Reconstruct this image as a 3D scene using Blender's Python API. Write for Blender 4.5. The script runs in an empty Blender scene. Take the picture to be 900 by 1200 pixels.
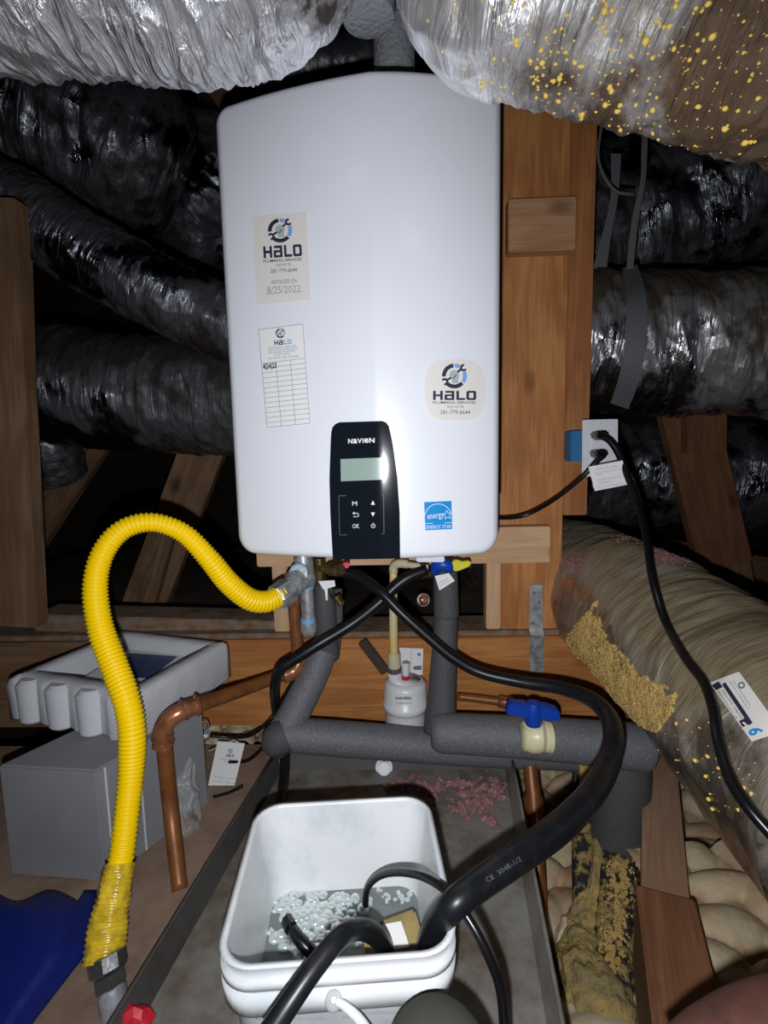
import bpy, bmesh, math, random
import numpy as np
from mathutils import Vector, Matrix, noise
from mathutils.bvhtree import BVHTree
random.seed(7)
C = bpy.context.scene.collection
SC = bpy.context.scene
# ------------------------------------------------------------------ camera, light, exposure
CAMZ = 0.68
F = 600.0
W_, H_ = 900, 1200
_down = Vector((102, -4970, -600)).normalized()
_yh = 600 - (4970 * 0 + (600 * 600 + 102 * 13) / 4970)
_fwd = Vector((13, 600 - _yh, -600)).normalized()
_fwd = (_fwd - _down * _fwd.dot(_down)).normalized()
_z = -_down
_x = _fwd.cross(_z).normalized()
RM = Matrix((_x, _fwd, _z))            # camera axes -> world axes
CAM = Vector((0, 0, CAMZ))
cd = bpy.data.cameras.new('camera'); cam = bpy.data.objects.new('camera', cd); C.objects.link(cam)
cam.matrix_world = Matrix.Translation(CAM) @ RM.to_4x4()
cd.sensor_fit = 'VERTICAL'; cd.sensor_height = 36; cd.sensor_width = 27; cd.lens = F * 36 / 1200
cd.clip_start = 0.01; cd.clip_end = 50
SC.camera = cam
w = bpy.data.worlds.new('world'); SC.world = w; w.use_nodes = True
w.node_tree.nodes['Background'].inputs[0].default_value = (0.55, 0.6, 0.75, 1)
w.node_tree.nodes['Background'].inputs[1].default_value = 0.05
ld = bpy.data.lights.new('phone_flash', 'SPOT'); lo = bpy.data.objects.new('phone_flash', ld); C.objects.link(lo)
ld.energy = 27.5; ld.color = (0.93, 0.955, 1.0); ld.shadow_soft_size = 0.006
ld.spot_size = math.radians(160); ld.spot_blend = 1.0
lo.location = CAM + Vector((-0.012, 0.0, -0.05))
lo.rotation_euler = (math.radians(79), 0, 0)
SC.view_settings.view_transform = 'Standard'; SC.view_settings.look = 'None'
SC.view_settings.exposure = 0.0; SC.view_settings.gamma = 1.0
SC.view_settings.use_curve_mapping = False
SC.cycles.use_denoising = True
SC.cycles.sample_clamp_indirect = 4

# ------------------------------------------------------------------ projection helpers
def ray(px, py):
    return (RM @ Vector((px - 450, 600 - py, -F))).normalized()
def P(px, py, Y):                       # point at world depth Y
    r = ray(px, py); return CAM + r * (Y / r.y)
def G(px, py, z):                       # point at world height z
    r = ray(px, py); return CAM + r * ((z - CAMZ) / r.z)
_axis = RM @ Vector((0, 0, -1))
def rw(rpx, p): return rpx * (p - CAM).dot(_axis) / F

# ------------------------------------------------------------------ objects
def mk(name, verts, faces, mat, parent=None, smooth=True, uvs=None, kind=None, label=None):
    me = bpy.data.meshes.new(name)
    me.from_pydata([tuple(v) for v in verts], [], faces)
    if uvs is not None:
        uvl = me.uv_layers.new(name='UVMap')
        li = np.zeros(len(me.loops), dtype=np.int32); me.loops.foreach_get('vertex_index', li)
        arr = np.array(uvs, dtype=np.float32)[li]
        uvl.data.foreach_set('uv', arr.ravel())
    me.validate(); me.update()
    if smooth: me.polygons.foreach_set('use_smooth', [True] * len(me.polygons))
    me.materials.append(mat)
    o = bpy.data.objects.new(name, me); C.objects.link(o)
    if parent is not None: o.parent = parent
    if kind: o['kind'] = kind
    if label: o['label'] = label
    return o
def thing(name, label, cat, group=None):
    o = bpy.data.objects.new(name, None); C.objects.link(o); o.empty_display_size = 0.02
    o['label'] = label; o['category'] = cat
    if group: o['group'] = group
    return o
def tag(o, label, cat, group=None):
    o['label'] = label; o['category'] = cat
    if group: o['group'] = group
    return o
def struct(o): o['kind'] = 'structure'; return o
def merge(*parts):
    V, Fc = [], []
    for v, f in parts:
        n = len(V); V += list(v); Fc += [tuple(i + n for i in q) for q in f]
    return V, Fc

# ------------------------------------------------------------------ materials
def mat(name, color, rough=0.6, metal=0.0, spec=0.5, bump=None, coat=0.0, trans=0.0, alpha=1.0, mix=None, coord='Object', sub=0.0, sheen=0):
    """bump=(scale,strength,dist)  mix=(color2, scale, lo, hi)"""
    m = bpy.data.materials.new(name); m.use_nodes = True
    nt = m.node_tree; b = nt.nodes['Principled BSDF']
    b.inputs['Base Color'].default_value = (*color, 1); b.inputs['Roughness'].default_value = rough
    b.inputs['Metallic'].default_value = metal; b.inputs['Specular IOR Level'].default_value = spec
    b.inputs['Coat Weight'].default_value = coat; b.inputs['Coat Roughness'].default_value = 0.06
    b.inputs['Transmission Weight'].default_value = trans; b.inputs['Alpha'].default_value = alpha
    tc = nt.nodes.new('ShaderNodeTexCoord')
    if mix:
        c2, s, lo_, hi_ = mix
        n = nt.nodes.new('ShaderNodeTexNoise'); n.inputs['Scale'].default_value = s; n.inputs['Detail'].default_value = 6; n.inputs['Roughness'].default_value = 0.65
        r = nt.nodes.new('ShaderNodeMapRange'); r.inputs['From Min'].default_value = lo_; r.inputs['From Max'].default_value = hi_
        x = nt.nodes.new('ShaderNodeMix'); x.data_type = 'RGBA'
        x.inputs[6].default_value = (*color, 1); x.inputs[7].default_value = (*c2, 1)
        nt.links.new(tc.outputs[coord], n.inputs['Vector']); nt.links.new(n.outputs['Fac'], r.inputs['Value'])
        nt.links.new(r.outputs['Result'], x.inputs[0]); nt.links.new(x.outputs[2], b.inputs['Base Color'])
    if bump:
        s, st, d = bump
        n = nt.nodes.new('ShaderNodeTexNoise'); n.inputs['Scale'].default_value = s; n.inputs['Detail'].default_value = 4
        bp = nt.nodes.new('ShaderNodeBump'); bp.inputs['Strength'].default_value = st; bp.inputs['Distance'].default_value = d
        nt.links.new(tc.outputs[coord], n.inputs['Vector']); nt.links.new(n.outputs['Fac'], bp.inputs['Height']); nt.links.new(bp.outputs['Normal'], b.inputs['Normal'])
    return m
def wood(name, c1, c2, c3, rough=0.65, seed=0.0, dust=None):
    """boards are built with length along local X"""
    m = bpy.data.materials.new(name); m.use_nodes = True
    nt = m.node_tree; b = nt.nodes['Principled BSDF']; b.inputs['Roughness'].default_value = rough
    b.inputs['Specular IOR Level'].default_value = 0.3
    N = nt.nodes.new; L = nt.links.new
    tc = N('ShaderNodeTexCoord'); oi = N('ShaderNodeObjectInfo')
    mp = N('ShaderNodeMapping'); mp.inputs['Scale'].default_value = (1.6, 13, 13)
    ad = N('ShaderNodeVectorMath'); ad.operation = 'MULTIPLY_ADD'; ad.inputs[1].default_value = (7, 5, 3)
    cx = N('ShaderNodeCombineXYZ'); L(oi.outputs['Random'], cx.inputs[0]); L(oi.outputs['Random'], cx.inputs[1])
    L(tc.outputs['Object'], mp.inputs['Vector']); L(cx.outputs[0], ad.inputs[0]); L(mp.outputs[0], ad.inputs[2])
    n1 = N('ShaderNodeTexNoise'); n1.inputs['Scale'].default_value = 1.1; n1.inputs['Detail'].default_value = 2; n1.inputs['Distortion'].default_value = 0.4
    L(ad.outputs[0], n1.inputs['Vector'])
    ml = N('ShaderNodeMath'); ml.operation = 'MULTIPLY'; ml.inputs[1].default_value = 34; L(n1.outputs['Fac'], ml.inputs[0])
    sn = N('ShaderNodeMath'); sn.operation = 'SINE'; L(ml.outputs[0], sn.inputs[0])
    mr = N('ShaderNodeMapRange'); mr.inputs['From Min'].default_value = -1; L(sn.outputs[0], mr.inputs['Value'])
    mx = N('ShaderNodeMix'); mx.data_type = 'RGBA'; mx.inputs[6].default_value = (*c1, 1); mx.inputs[7].default_value = (*c2, 1)
    L(mr.outputs[0], mx.inputs[0])
    mp2 = N('ShaderNodeMapping'); mp2.inputs['Scale'].default_value = (9, 220, 220); L(tc.outputs['Object'], mp2.inputs['Vector'])
    n2 = N('ShaderNodeTexNoise'); n2.inputs['Scale'].default_value = 1; n2.inputs['Detail'].default_value = 3; L(mp2.outputs[0], n2.inputs['Vector'])
    n3 = N('ShaderNodeTexNoise'); n3.inputs['Scale'].default_value = 7; n3.inputs['Detail'].default_value = 4; L(tc.outputs['Object'], n3.inputs['Vector'])
    am = N('ShaderNodeMath'); am.operation = 'ADD'; L(n2.outputs['Fac'], am.inputs[0]); L(n3.outputs['Fac'], am.inputs[1])
    mr2 = N('ShaderNodeMapRange'); mr2.inputs['From Min'].default_value = 0.9; mr2.inputs['From Max'].default_value = 1.25; mr2.inputs['To Max'].default_value = 0.75; L(am.outputs[0], mr2.inputs['Value'])
    mx2 = N('ShaderNodeMix'); mx2.data_type = 'RGBA'; mx2.inputs[7].default_value = (*c3, 1); L(mr2.outputs[0], mx2.inputs[0]); L(mx.outputs[2], mx2.inputs[6])
    # knots
    mp3 = N('ShaderNodeMapping'); mp3.inputs['Scale'].default_value = (5, 9, 9); mp3.inputs['Location'].default_value = (seed, seed * 1.7, 0); L(tc.outputs['Object'], mp3.inputs['Vector'])
    vo = N('ShaderNodeTexVoronoi'); vo.inputs['Scale'].default_value = 1.0; L(mp3.outputs[0], vo.inputs['Vector'])
    mk3 = N('ShaderNodeMapRange'); mk3.inputs['From Min'].default_value = 0.07; mk3.inputs['From Max'].default_value = 0.2; mk3.inputs['To Min'].default_value = 0.85; mk3.inputs['To Max'].default_value = 0; L(vo.outputs['Distance'], mk3.inputs['Value'])
    mx3 = N('ShaderNodeMix'); mx3.data_type = 'RGBA'; mx3.inputs[7].default_value = (c3[0] * .4, c3[1] * .35, c3[2] * .3, 1); L(mk3.outputs[0], mx3.inputs[0]); L(mx2.outputs[2], mx3.inputs[6])
    out = mx3.outputs[2]
    if dust:
        n4 = N('ShaderNodeTexNoise'); n4.inputs['Scale'].default_value = 30; n4.inputs['Detail'].default_value = 5; L(tc.outputs['Object'], n4.inputs['Vector'])
        mr4 = N('ShaderNodeMapRange'); mr4.inputs['From Min'].default_value = 0.4; mr4.inputs['From Max'].default_value = 0.62; L(n4.outputs['Fac'], mr4.inputs['Value'])
        mx4 = N('ShaderNodeMix'); mx4.data_type = 'RGBA'; mx4.inputs[7].default_value = (*dust, 1); L(mr4.outputs[0], mx4.inputs[0]); L(out, mx4.inputs[6]); out = mx4.outputs[2]
    L(out, b.inputs['Base Color'])
    bp = N('ShaderNodeBump'); bp.inputs['Strength'].default_value = 0.25; bp.inputs['Distance'].default_value = 0.0015; L(am.outputs[0], bp.inputs['Height']); L(bp.outputs[0], b.inputs['Normal'])
    return m
def foil(name, tint=(0.82, 0.82, 0.84), rough=0.28, dust=(0.25, 0.2, 0.13), dlo=0.5, dhi=0.7, updust=0.0, bump=0.8, metal=1.0, dscale=6, refl_grad=None, bd=.010):  # dust colour can also carry a brown reflection painted along the length
    m = bpy.data.materials.new(name); m.use_nodes = True
    nt = m.node_tree; b = nt.nodes['Principled BSDF']; N = nt.nodes.new; L = nt.links.new
    tc = N('ShaderNodeTexCoord')
    mp = N('ShaderNodeMapping'); mp.inputs['Scale'].default_value = (62, 9, 1); L(tc.outputs['UV'], mp.inputs['Vector'])
    n1 = N('ShaderNodeTexNoise'); n1.inputs['Scale'].default_value = 1.0; n1.inputs['Detail'].default_value = 5; n1.inputs['Roughness'].default_value = 0.55; n1.inputs['Distortion'].default_value = 1.2
    L(mp.outputs[0], n1.inputs['Vector'])
    v1 = N('ShaderNodeTexVoronoi'); v1.inputs['Scale'].default_value = 26; L(tc.outputs['Object'], v1.inputs['Vector'])
    a1 = N('ShaderNodeMath'); a1.operation = 'MULTIPLY_ADD'; a1.inputs[1].default_value = 0.5; L(v1.outputs['Distance'], a1.inputs[0]); L(n1.outputs['Fac'], a1.inputs[2])
    bp = N('ShaderNodeBump'); bp.inputs['Strength'].default_value = bump; bp.inputs['Distance'].default_value = bd; L(a1.outputs[0], bp.inputs['Height']); L(bp.outputs[0], b.inputs['Normal'])
    n2 = N('ShaderNodeTexNoise'); n2.inputs['Scale'].default_value = dscale; n2.inputs['Detail'].default_value = 8; n2.inputs['Roughness'].default_value = 0.6; L(tc.outputs['Object'], n2.inputs['Vector'])
    src = n2.outputs['Fac']
    if updust:
        g = N('ShaderNodeNewGeometry'); s = N('ShaderNodeSeparateXYZ'); L(g.outputs['Normal'], s.inputs[0])
        a2 = N('ShaderNodeMath'); a2.operation = 'MULTIPLY_ADD'; a2.inputs[1].default_value = updust; L(s.outputs[2], a2.inputs[0]); L(src, a2.inputs[2]); src = a2.outputs[0]
    if refl_grad:
        su = N('ShaderNodeSeparateXYZ'); L(tc.outputs['UV'], su.inputs[0]); gg = N('ShaderNodeMapRange'); gg.inputs['From Min'].default_value = refl_grad[0]; gg.inputs['From Max'].default_value = refl_grad[1]
        gg.inputs['To Max'].default_value = refl_grad[2]; L(su.outputs[0], gg.inputs['Value']); a3 = N('ShaderNodeMath'); L(gg.outputs[0], a3.inputs[0]); L(src, a3.inputs[1]); src = a3.outputs[0]
    mr = N('ShaderNodeMapRange'); mr.inputs['From Min'].default_value = dlo; mr.inputs['From Max'].default_value = dhi; L(src, mr.inputs['Value'])
    mx = N('ShaderNodeMix'); mx.data_type = 'RGBA'; mx.inputs[6].default_value = (*tint, 1); mx.inputs[7].default_value = (*dust, 1); L(mr.outputs[0], mx.inputs[0]); L(mx.outputs[2], b.inputs['Base Color'])
    m1 = N('ShaderNodeMapRange'); m1.inputs['To Min'].default_value = metal; m1.inputs['To Max'].default_value = 0.15; L(mr.outputs[0], m1.inputs['Value']); L(m1.outputs[0], b.inputs['Metallic'])
    m2 = N('ShaderNodeMapRange'); m2.inputs['To Min'].default_value = rough; m2.inputs['To Max'].default_value = 0.7; L(mr.outputs[0], m2.inputs['Value']); L(m2.outputs[0], b.inputs['Roughness'])
    return m
def sr(r, g, b):                        # sRGB 0-255 -> linear
    return tuple(((c / 255 + 0.055) / 1.055) ** 2.4 if c > 10 else c / 255 / 12.92 for c in (r, g, b))

M = {}
M['white_enamel'] = mat('white_enamel', (0.80, 0.82, 0.88), 0.34, coat=0.3)
M['black_gloss'] = mat('black_gloss', (0.008, 0.011, 0.016), 0.09, coat=0.0)
M['shadow_brown'] = mat('shadow_brown', (0.02, 0.008, 0.006), 0.6)  # shadow colour for the sheet added behind the heater
M['lcd'] = mat('lcd', sr(150, 168, 160), 0.25)
M['sticker_cream'] = mat('sticker_cream', sr(226, 222, 216), 0.5)
M['paper'] = mat('paper', (0.82, 0.82, 0.82), 0.6)
M['paper_dirty'] = mat('paper_dirty', (0.75, 0.74, 0.70), 0.6, mix=((0.5, 0.48, 0.42), 20, .55, .8))
M['ink'] = mat('ink', (0.02, 0.02, 0.05), 0.6)
M['ink_grey'] = mat('ink_grey', (0.16, 0.16, 0.18), 0.6)
M['ink_pencil'] = mat('ink_pencil', (0.32, 0.32, 0.36), 0.6)
M['ink_white'] = mat('ink_white', (0.8, 0.82, 0.85), 0.5)
M['ink_blue'] = mat('ink_blue', sr(120, 165, 220), 0.5)
M['energy_blue'] = mat('energy_blue', sr(20, 140, 210), 0.35)
M['fist_grey'] = mat('fist_grey', sr(165, 178, 178), 0.6)
M['stud'] = wood('stud_wood', (0.56, 0.25, 0.085), (0.45, 0.18, 0.055), (0.32, 0.115, 0.034), seed=1.3)
M['stud_red'] = wood('reddish_stud_wood', (0.44, 0.185, 0.062), (0.34, 0.13, 0.042), (0.26, 0.092, 0.03), seed=4.3)
M['beam'] = wood('beam_wood', (0.54, 0.235, 0.07), (0.43, 0.165, 0.046), (0.31, 0.11, 0.03), seed=2.1)
M['pale_wood'] = wood('pale_wood', (0.68, 0.45, 0.27), (0.60, 0.375, 0.21), (0.52, 0.31, 0.17), seed=3.4)
M['old_wood'] = wood('old_wood', (0.26, 0.15, 0.085), (0.19, 0.105, 0.055), (0.12, 0.065, 0.035), seed=5.7)
M['dusty_wood'] = wood('dusty_wood', (0.26, 0.15, 0.085), (0.19, 0.105, 0.055), (0.12, 0.065, 0.035), seed=6.2, dust=(0.23, 0.18, 0.14))
M['brown_board'] = wood('brown_board', (0.27, 0.12, 0.06), (0.21, 0.09, 0.045), (0.15, 0.06, 0.03), seed=8.8)
M['ply'] = mat('plywood', (0.33, 0.225, 0.16), 0.8, mix=((0.17, 0.11, 0.08), 9, .35, .7), bump=(60, .4, .003))
M['dark_wood'] = mat('dark_wood', (0.07, 0.045, 0.03), 0.9, mix=((0.03, 0.02, 0.015), 4, .35, .7))
M['foil_near'] = foil('foil_near', tint=(0.93, 0.93, 0.97), rough=0.40, dust=(0.07, 0.055, 0.05), dlo=.60, dhi=.68, bump=1.0, metal=.86, bd=.018)
M['foil_near_reflect_dust'] = foil('foil_near_reflect_dust', tint=(0.9, 0.9, 0.92), rough=0.39, dust=(0.115, 0.07, 0.04), dlo=.54, dhi=.72, bump=1.0, bd=.014, metal=.87, dscale=4.5, refl_grad=(.22, .50, .23))  # brown rising along the duct paints in its reflections, over patchy dust
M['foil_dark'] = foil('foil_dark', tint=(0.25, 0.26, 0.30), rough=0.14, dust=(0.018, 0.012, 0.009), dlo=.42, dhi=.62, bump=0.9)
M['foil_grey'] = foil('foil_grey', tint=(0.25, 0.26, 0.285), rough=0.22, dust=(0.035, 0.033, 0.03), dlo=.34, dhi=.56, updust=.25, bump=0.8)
M['foil_mid'] = foil('foil_mid', tint=(0.5, 0.5, 0.53), rough=0.24, dust=(0.07, 0.055, 0.04), dlo=.38, dhi=.56, updust=.2, bump=0.8)
M['foil_gold'] = foil('foil_gold', tint=(0.55, 0.49, 0.42), rough=0.27, dust=(0.25, 0.20, 0.12), dlo=.50, dhi=.66, updust=.22, bump=0.5, metal=.95, dscale=5)  # brown tint paints reflected surroundings into the bare foil; dust lies on top
M['foam_yellow'] = mat('foam_yellow', sr(205, 172, 105), 0.8, mix=(sr(165, 135, 75), 60, .4, .7), bump=(90, .7, .006))
M['foam_bright'] = mat('foam_bright', sr(235, 200, 95), 0.7)
M['foam_pale'] = mat('foam_pale', sr(215, 200, 165), 0.6, mix=(sr(190, 150, 115), 7, .42, .62), bump=(40, .4, .006))
M['foam_olive'] = mat('foam_olive', sr(150, 134, 92), 0.8, mix=(sr(190, 160, 90), 25, .45, .62), bump=(110, .9, .008))
M['foam_on_black'] = mat('foam_on_black', (0.018, 0.018, 0.02), 0.8, mix=(sr(160, 138, 82), 38, .49, .57), bump=(110, .9, .008))
M['pink'] = mat('pink_insulation', sr(165, 118, 120), 0.95, mix=(sr(120, 88, 85), 120, .4, .6))
M['rubber_grey'] = mat('foam_rubber', sr(98, 99, 103), 0.55, mix=(sr(135, 137, 142), 300, .5, .7), bump=(500, .5, .002))
M['rubber_dark'] = mat('foam_rubber_dark', sr(76, 76, 78), 0.7, mix=(sr(96, 96, 98), 300, .5, .7), bump=(500, .5, .002))
M['hose_black'] = mat('hose_black', (0.007, 0.008, 0.010), 0.36, spec=.35, mix=((0.018, 0.018, 0.019), 40, .5, .75))
M['cable_black'] = mat('cable_black', (0.006, 0.006, 0.007), 0.28, spec=.4)
M['yellow'] = mat('yellow_plastic', (1.0, 0.67, 0.0), 0.38)
M['yellow_tape'] = mat('yellow_tape', (0.78, 0.53, 0.03), 0.2, mix=((0.55, 0.36, 0.02), 70, .45, .6), bump=(90, .7, .004), coat=.6)
M['copper'] = mat('copper', sr(142, 88, 48), 0.42, metal=0.25, mix=(sr(104, 64, 38), 22, .45, .68))
M['copper_bright'] = mat('copper_bright', sr(178, 118, 84), 0.28, metal=0.5, mix=(sr(116, 74, 52), 40, .45, .7))
M['galv'] = mat('galvanised', (0.48, 0.50, 0.52), 0.42, metal=0.45, mix=((0.22, 0.23, 0.24), 60, .4, .65), bump=(120, .2, .002))
M['steel'] = mat('steel', (0.55, 0.55, 0.55), 0.33, metal=0.6)
M['steel_dark'] = mat('steel_dark', (0.30, 0.30, 0.30), 0.25, metal=0.85, bump=(40, .3, .004))
M['tape_blue'] = mat('tape_blue', sr(120, 175, 215), 0.5)
M['brass'] = mat('brass', sr(150, 125, 80), 0.35, metal=0.85, mix=(sr(90, 70, 45), 50, .4, .7))
M['cpvc'] = mat('cpvc', sr(205, 190, 160), 0.45, mix=(sr(160, 135, 95), 25, .55, .8))
M['cpvc_yellow'] = mat('cpvc_yellow', sr(225, 190, 110), 0.4, mix=(sr(215, 200, 165), 25, .45, .6))
M['bottle'] = mat('bottle_plastic', (0.72, 0.73, 0.74), 0.35)
M['valve_body'] = mat('valve_body', sr(225, 220, 180), 0.35)
M['blue_plastic'] = mat('blue_plastic', sr(15, 65, 170), 0.4)
M['yellow_handle'] = mat('yellow_handle', sr(215, 205, 30), 0.4)
M['red_plastic'] = mat('red_plastic', sr(200, 30, 50), 0.5)
M['pink_plastic'] = mat('pink_plastic', sr(225, 60, 110), 0.5)
M['box_blue'] = mat('outlet_box_blue', sr(30, 110, 160), 0.5)
M['plate'] = mat('plate_white', (0.72, 0.73, 0.78), 0.35)
M['epe'] = mat('packing_foam', (0.58, 0.59, 0.62), 0.75, bump=(25, .3, .008))
M['carton'] = mat('carton_grey', (0.235, 0.24, 0.255), 0.8, mix=((0.20, 0.20, 0.21), 5, .4, .7))
M['booklet'] = mat('booklet_blue', sr(45, 65, 110), 0.4, mix=(sr(70, 90, 130), 12, .4, .7))
M['tarp'] = mat('tarp_blue', (0.003, 0.014, 0.17), 0.55, bump=(260, .3, .002))
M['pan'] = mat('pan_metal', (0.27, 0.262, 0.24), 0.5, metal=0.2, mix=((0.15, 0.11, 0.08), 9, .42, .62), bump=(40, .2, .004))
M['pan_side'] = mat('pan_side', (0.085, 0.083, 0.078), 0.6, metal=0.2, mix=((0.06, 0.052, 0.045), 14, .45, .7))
M['bucket'] = mat('bucket_plastic', (0.66, 0.67, 0.68), 0.35, mix=((0.54, 0.58, 0.60), 9, .5, .62))
M['bucket_ink'] = mat('bucket_ink', (0.3, 0.3, 0.36), 0.6)
M['tan_block'] = mat('tan_card', sr(150, 130, 80), 0.7, mix=(sr(120, 105, 65), 30, .4, .7))
M['olive_cloth'] = mat('dark_olive_cloth', sr(60, 60, 52), 0.95, bump=(900, .5, .001))
M['skin'] = mat('ruddy_skin', sr(90, 52, 40), 0.8, mix=(sr(66, 38, 30), 40, .4, .7), bump=(200, .3, .001))
M['strap'] = mat('strap_grey', (0.13, 0.135, 0.145), 0.45)
M['strap_grey2'] = mat('strap_webbing', (0.12, 0.11, 0.10), 0.7)
M['felt'] = mat('grey_felt', (0.30, 0.31, 0.34), 0.8, bump=(140, .8, .006))
M['black_duct'] = mat('black_plastic', (0.02, 0.022, 0.027), 0.4, bump=(25, .5, .01))
# water, bubbles, bag
M['water'] = mat('cloudy_water', (0.34, 0.38, 0.37), 0.06, trans=0.55, bump=(60, .4, .003))
M['water'].node_tree.nodes['Principled BSDF'].inputs['IOR'].default_value = 1.33
M['bubble'] = mat('bubble', (0.62, 0.68, 0.67), 0.08, metal=.45, coat=1.0)
M['bag'] = mat('clear_bag', (0.7, 0.7, 0.7), 0.12, spec=.8, alpha=0.28, bump=(50, 1, .01))

# ------------------------------------------------------------------ shape helpers
def catmull(pts, n):
    """pts: list of tuples, resampled to n points by arc length"""
    a = np.array(pts, dtype=float)
    if len(a) == 2: out = np.array([a[0] + (a[1] - a[0]) * t for t in np.linspace(0, 1, 40)])
    else:
        e = np.vstack([2 * a[0] - a[1], a, 2 * a[-1] - a[-2]]); out = []
        for i in range(1, len(e) - 2):
            p0, p1, p2, p3 = e[i - 1:i + 3]
            for t in np.linspace(0, 1, 24, endpoint=False):
                out.append(0.5 * ((2 * p1) + (-p0 + p2) * t + (2 * p0 - 5 * p1 + 4 * p2 - p3) * t * t + (-p0 + 3 * p1 - 3 * p2 + p3) * t ** 3))
        out.append(e[-2]); out = np.array(out)
    d = np.r_[0, np.cumsum(np.linalg.norm(np.diff(out[:, :3], axis=0), axis=1))]
    s = np.linspace(0, d[-1], n)
    return np.stack([np.interp(s, d, out[:, k]) for k in range(out.shape[1])], 1), s
def wpath(pts):
    """pixel path (px,py,Y,rpx) -> world (x,y,z,r)"""
    o = []
    for px, py, Y, r in pts:
        p = P(px, py, Y); o.append((p.x, p.y, p.z, rw(r, p)))
    return o
def sweep(wp, n, seg=16, rad=None, disp=None, cap=True, squash=None):
    """wp world path with radius; rad(s,r)->r ; disp(s,ang,p)->extra radius"""
    c, s = catmull(wp, n)
    pos = c[:, :3]; T = np.gradient(pos, axis=0); T /= np.linalg.norm(T, axis=1)[:, None] + 1e-12
    up = np.array([0, 0, 1.0]);
    if abs(T[0].dot(up)) > .9: up = np.array([0, 1.0, 0])
    N0 = up - T[0] * up.dot(T[0]); N0 /= np.linalg.norm(N0)
    V, UV = [], []
    Nn = N0
    for i in range(n):
        Nn = Nn - T[i] * Nn.dot(T[i]); Nn /= np.linalg.norm(Nn); B = np.cross(T[i], Nn)
        r0 = c[i, 3]; r = rad(s[i], r0) if rad else r0
        for k in range(seg):
            a = 2 * math.pi * k / seg
            rr = r
            if disp: rr = r + disp(s[i], a, r0)
            q = pos[i] + rr * (math.cos(a) * Nn + math.sin(a) * B)
            V.append((q[0], q[1], q[2])); UV.append((s[i], abs(k / seg - .5) * 2 * math.pi * r0))
    Fc = []
    for i in range(n - 1):
        for k in range(seg):
            k2 = (k + 1) % seg
            Fc.append((i * seg + k, i * seg + k2, (i + 1) * seg + k2, (i + 1) * seg + k))
    if cap:
        Fc.append(tuple(range(seg))[::-1]); Fc.append(tuple((n - 1) * seg + k for k in range(seg)))
    return V, Fc, UV
def tube(name, pts, m, parent=None, n=48, seg=16, world=False, **k):
    lab = k.pop('label', None)
    V, Fc, UV = sweep(pts if world else wpath(pts), n, seg, **k)
    return mk(name, V, Fc, m, parent, uvs=UV, label=lab)
BV = {}
def duct(name, pts, m, parent=None, n=150, seg=96, amp=0.05, seed=0, ring=0.007, kind=None, lf=1.0):
    wp = wpath(pts)
    def disp(s, a, r0):
        ca, sa = math.cos(a) * 1.3, math.sin(a) * 1.3
        k = 13 * lf / r0 * 0.12
        v = noise.noise(Vector((s * k * 1.5 + ca * .8, ca + seed, sa)))
        v2 = noise.noise(Vector((s * k * 5 + ca * 2, ca * 2 + seed, sa * 2)))
        v3 = noise.noise(Vector((s * 9 + seed, ca * 1.2, sa * 1.2 + 5)))
        return r0 * (amp * (abs(v) * -1.6 + .3) + amp * .55 * (abs(v2) * -1.6 + .3) + ring * math.sin(s * 2 * math.pi / (0.28 * r0) * lf + 2 * v) + .05 * v3)
    V, Fc, UV = sweep(wp, n, seg, disp=disp)
    BV[name + str(seed)] = BVHTree.FromPolygons(V, Fc)
    return mk(name, V, Fc, m, parent, uvs=UV, kind=kind), BV[name + str(seed)]
def board(name, p0, p1, wd, th, m, parent=None, face=None, seg=1):
    """front face centreline p0->p1; thickness away from `face` direction (towards the viewer)"""
    p0, p1 = Vector(p0), Vector(p1); X = (p1 - p0); L = X.length; X.normalize()
    f = Vector(face) if face is not None else Vector((0, -1, 0))
    Z = (f - X * f.dot(X)).normalized(); Y = Z.cross(X)
    bm = bmesh.new()
    bmesh.ops.create_cube(bm, size=1)
    for v in bm.verts: v.co = Vector((v.co.x * L, v.co.y * wd, (v.co.z - .5) * th))
    bmesh.ops.bevel(bm, geom=bm.edges[:], offset=min(0.0022, wd * .1, th * .2), segments=2, affect='EDGES')
    me = bpy.data.meshes.new(name); bm.to_mesh(me); bm.free(); me.materials.append(m)
    o = bpy.data.objects.new(name, me); C.objects.link(o)
    R = Matrix((X, Y, Z)).transposed()
    o.matrix_world = Matrix.Translation((p0 + p1) / 2) @ R.to_4x4()
    if parent is not None:
        o.parent = parent
    return o
def pbox(name, corners, depth, m, parent=None, bevel=0.002, smooth=False):
    """prism from a polygon (world points, near face) pushed along `depth` vector"""
    bm = bmesh.new(); d = Vector(depth)
    a = [bm.verts.new(c) for c in corners]; b_ = [bm.verts.new(Vector(c) + d) for c in corners]
    n = len(a); bm.faces.new(a); bm.faces.new(b_[::-1])
    for i in range(n): bm.faces.new((a[i], b_[i], b_[(i + 1) % n], a[(i + 1) % n]))
    bmesh.ops.recalc_face_normals(bm, faces=bm.faces)
    if bevel: bmesh.ops.bevel(bm, geom=bm.edges[:], offset=bevel, segments=2, affect='EDGES')
    me = bpy.data.meshes.new(name); bm.to_mesh(me); bm.free(); me.materials.append(m)
    o = bpy.data.objects.new(name, me); C.objects.link(o)
    if parent is not None: o.parent = parent
    return o
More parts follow.
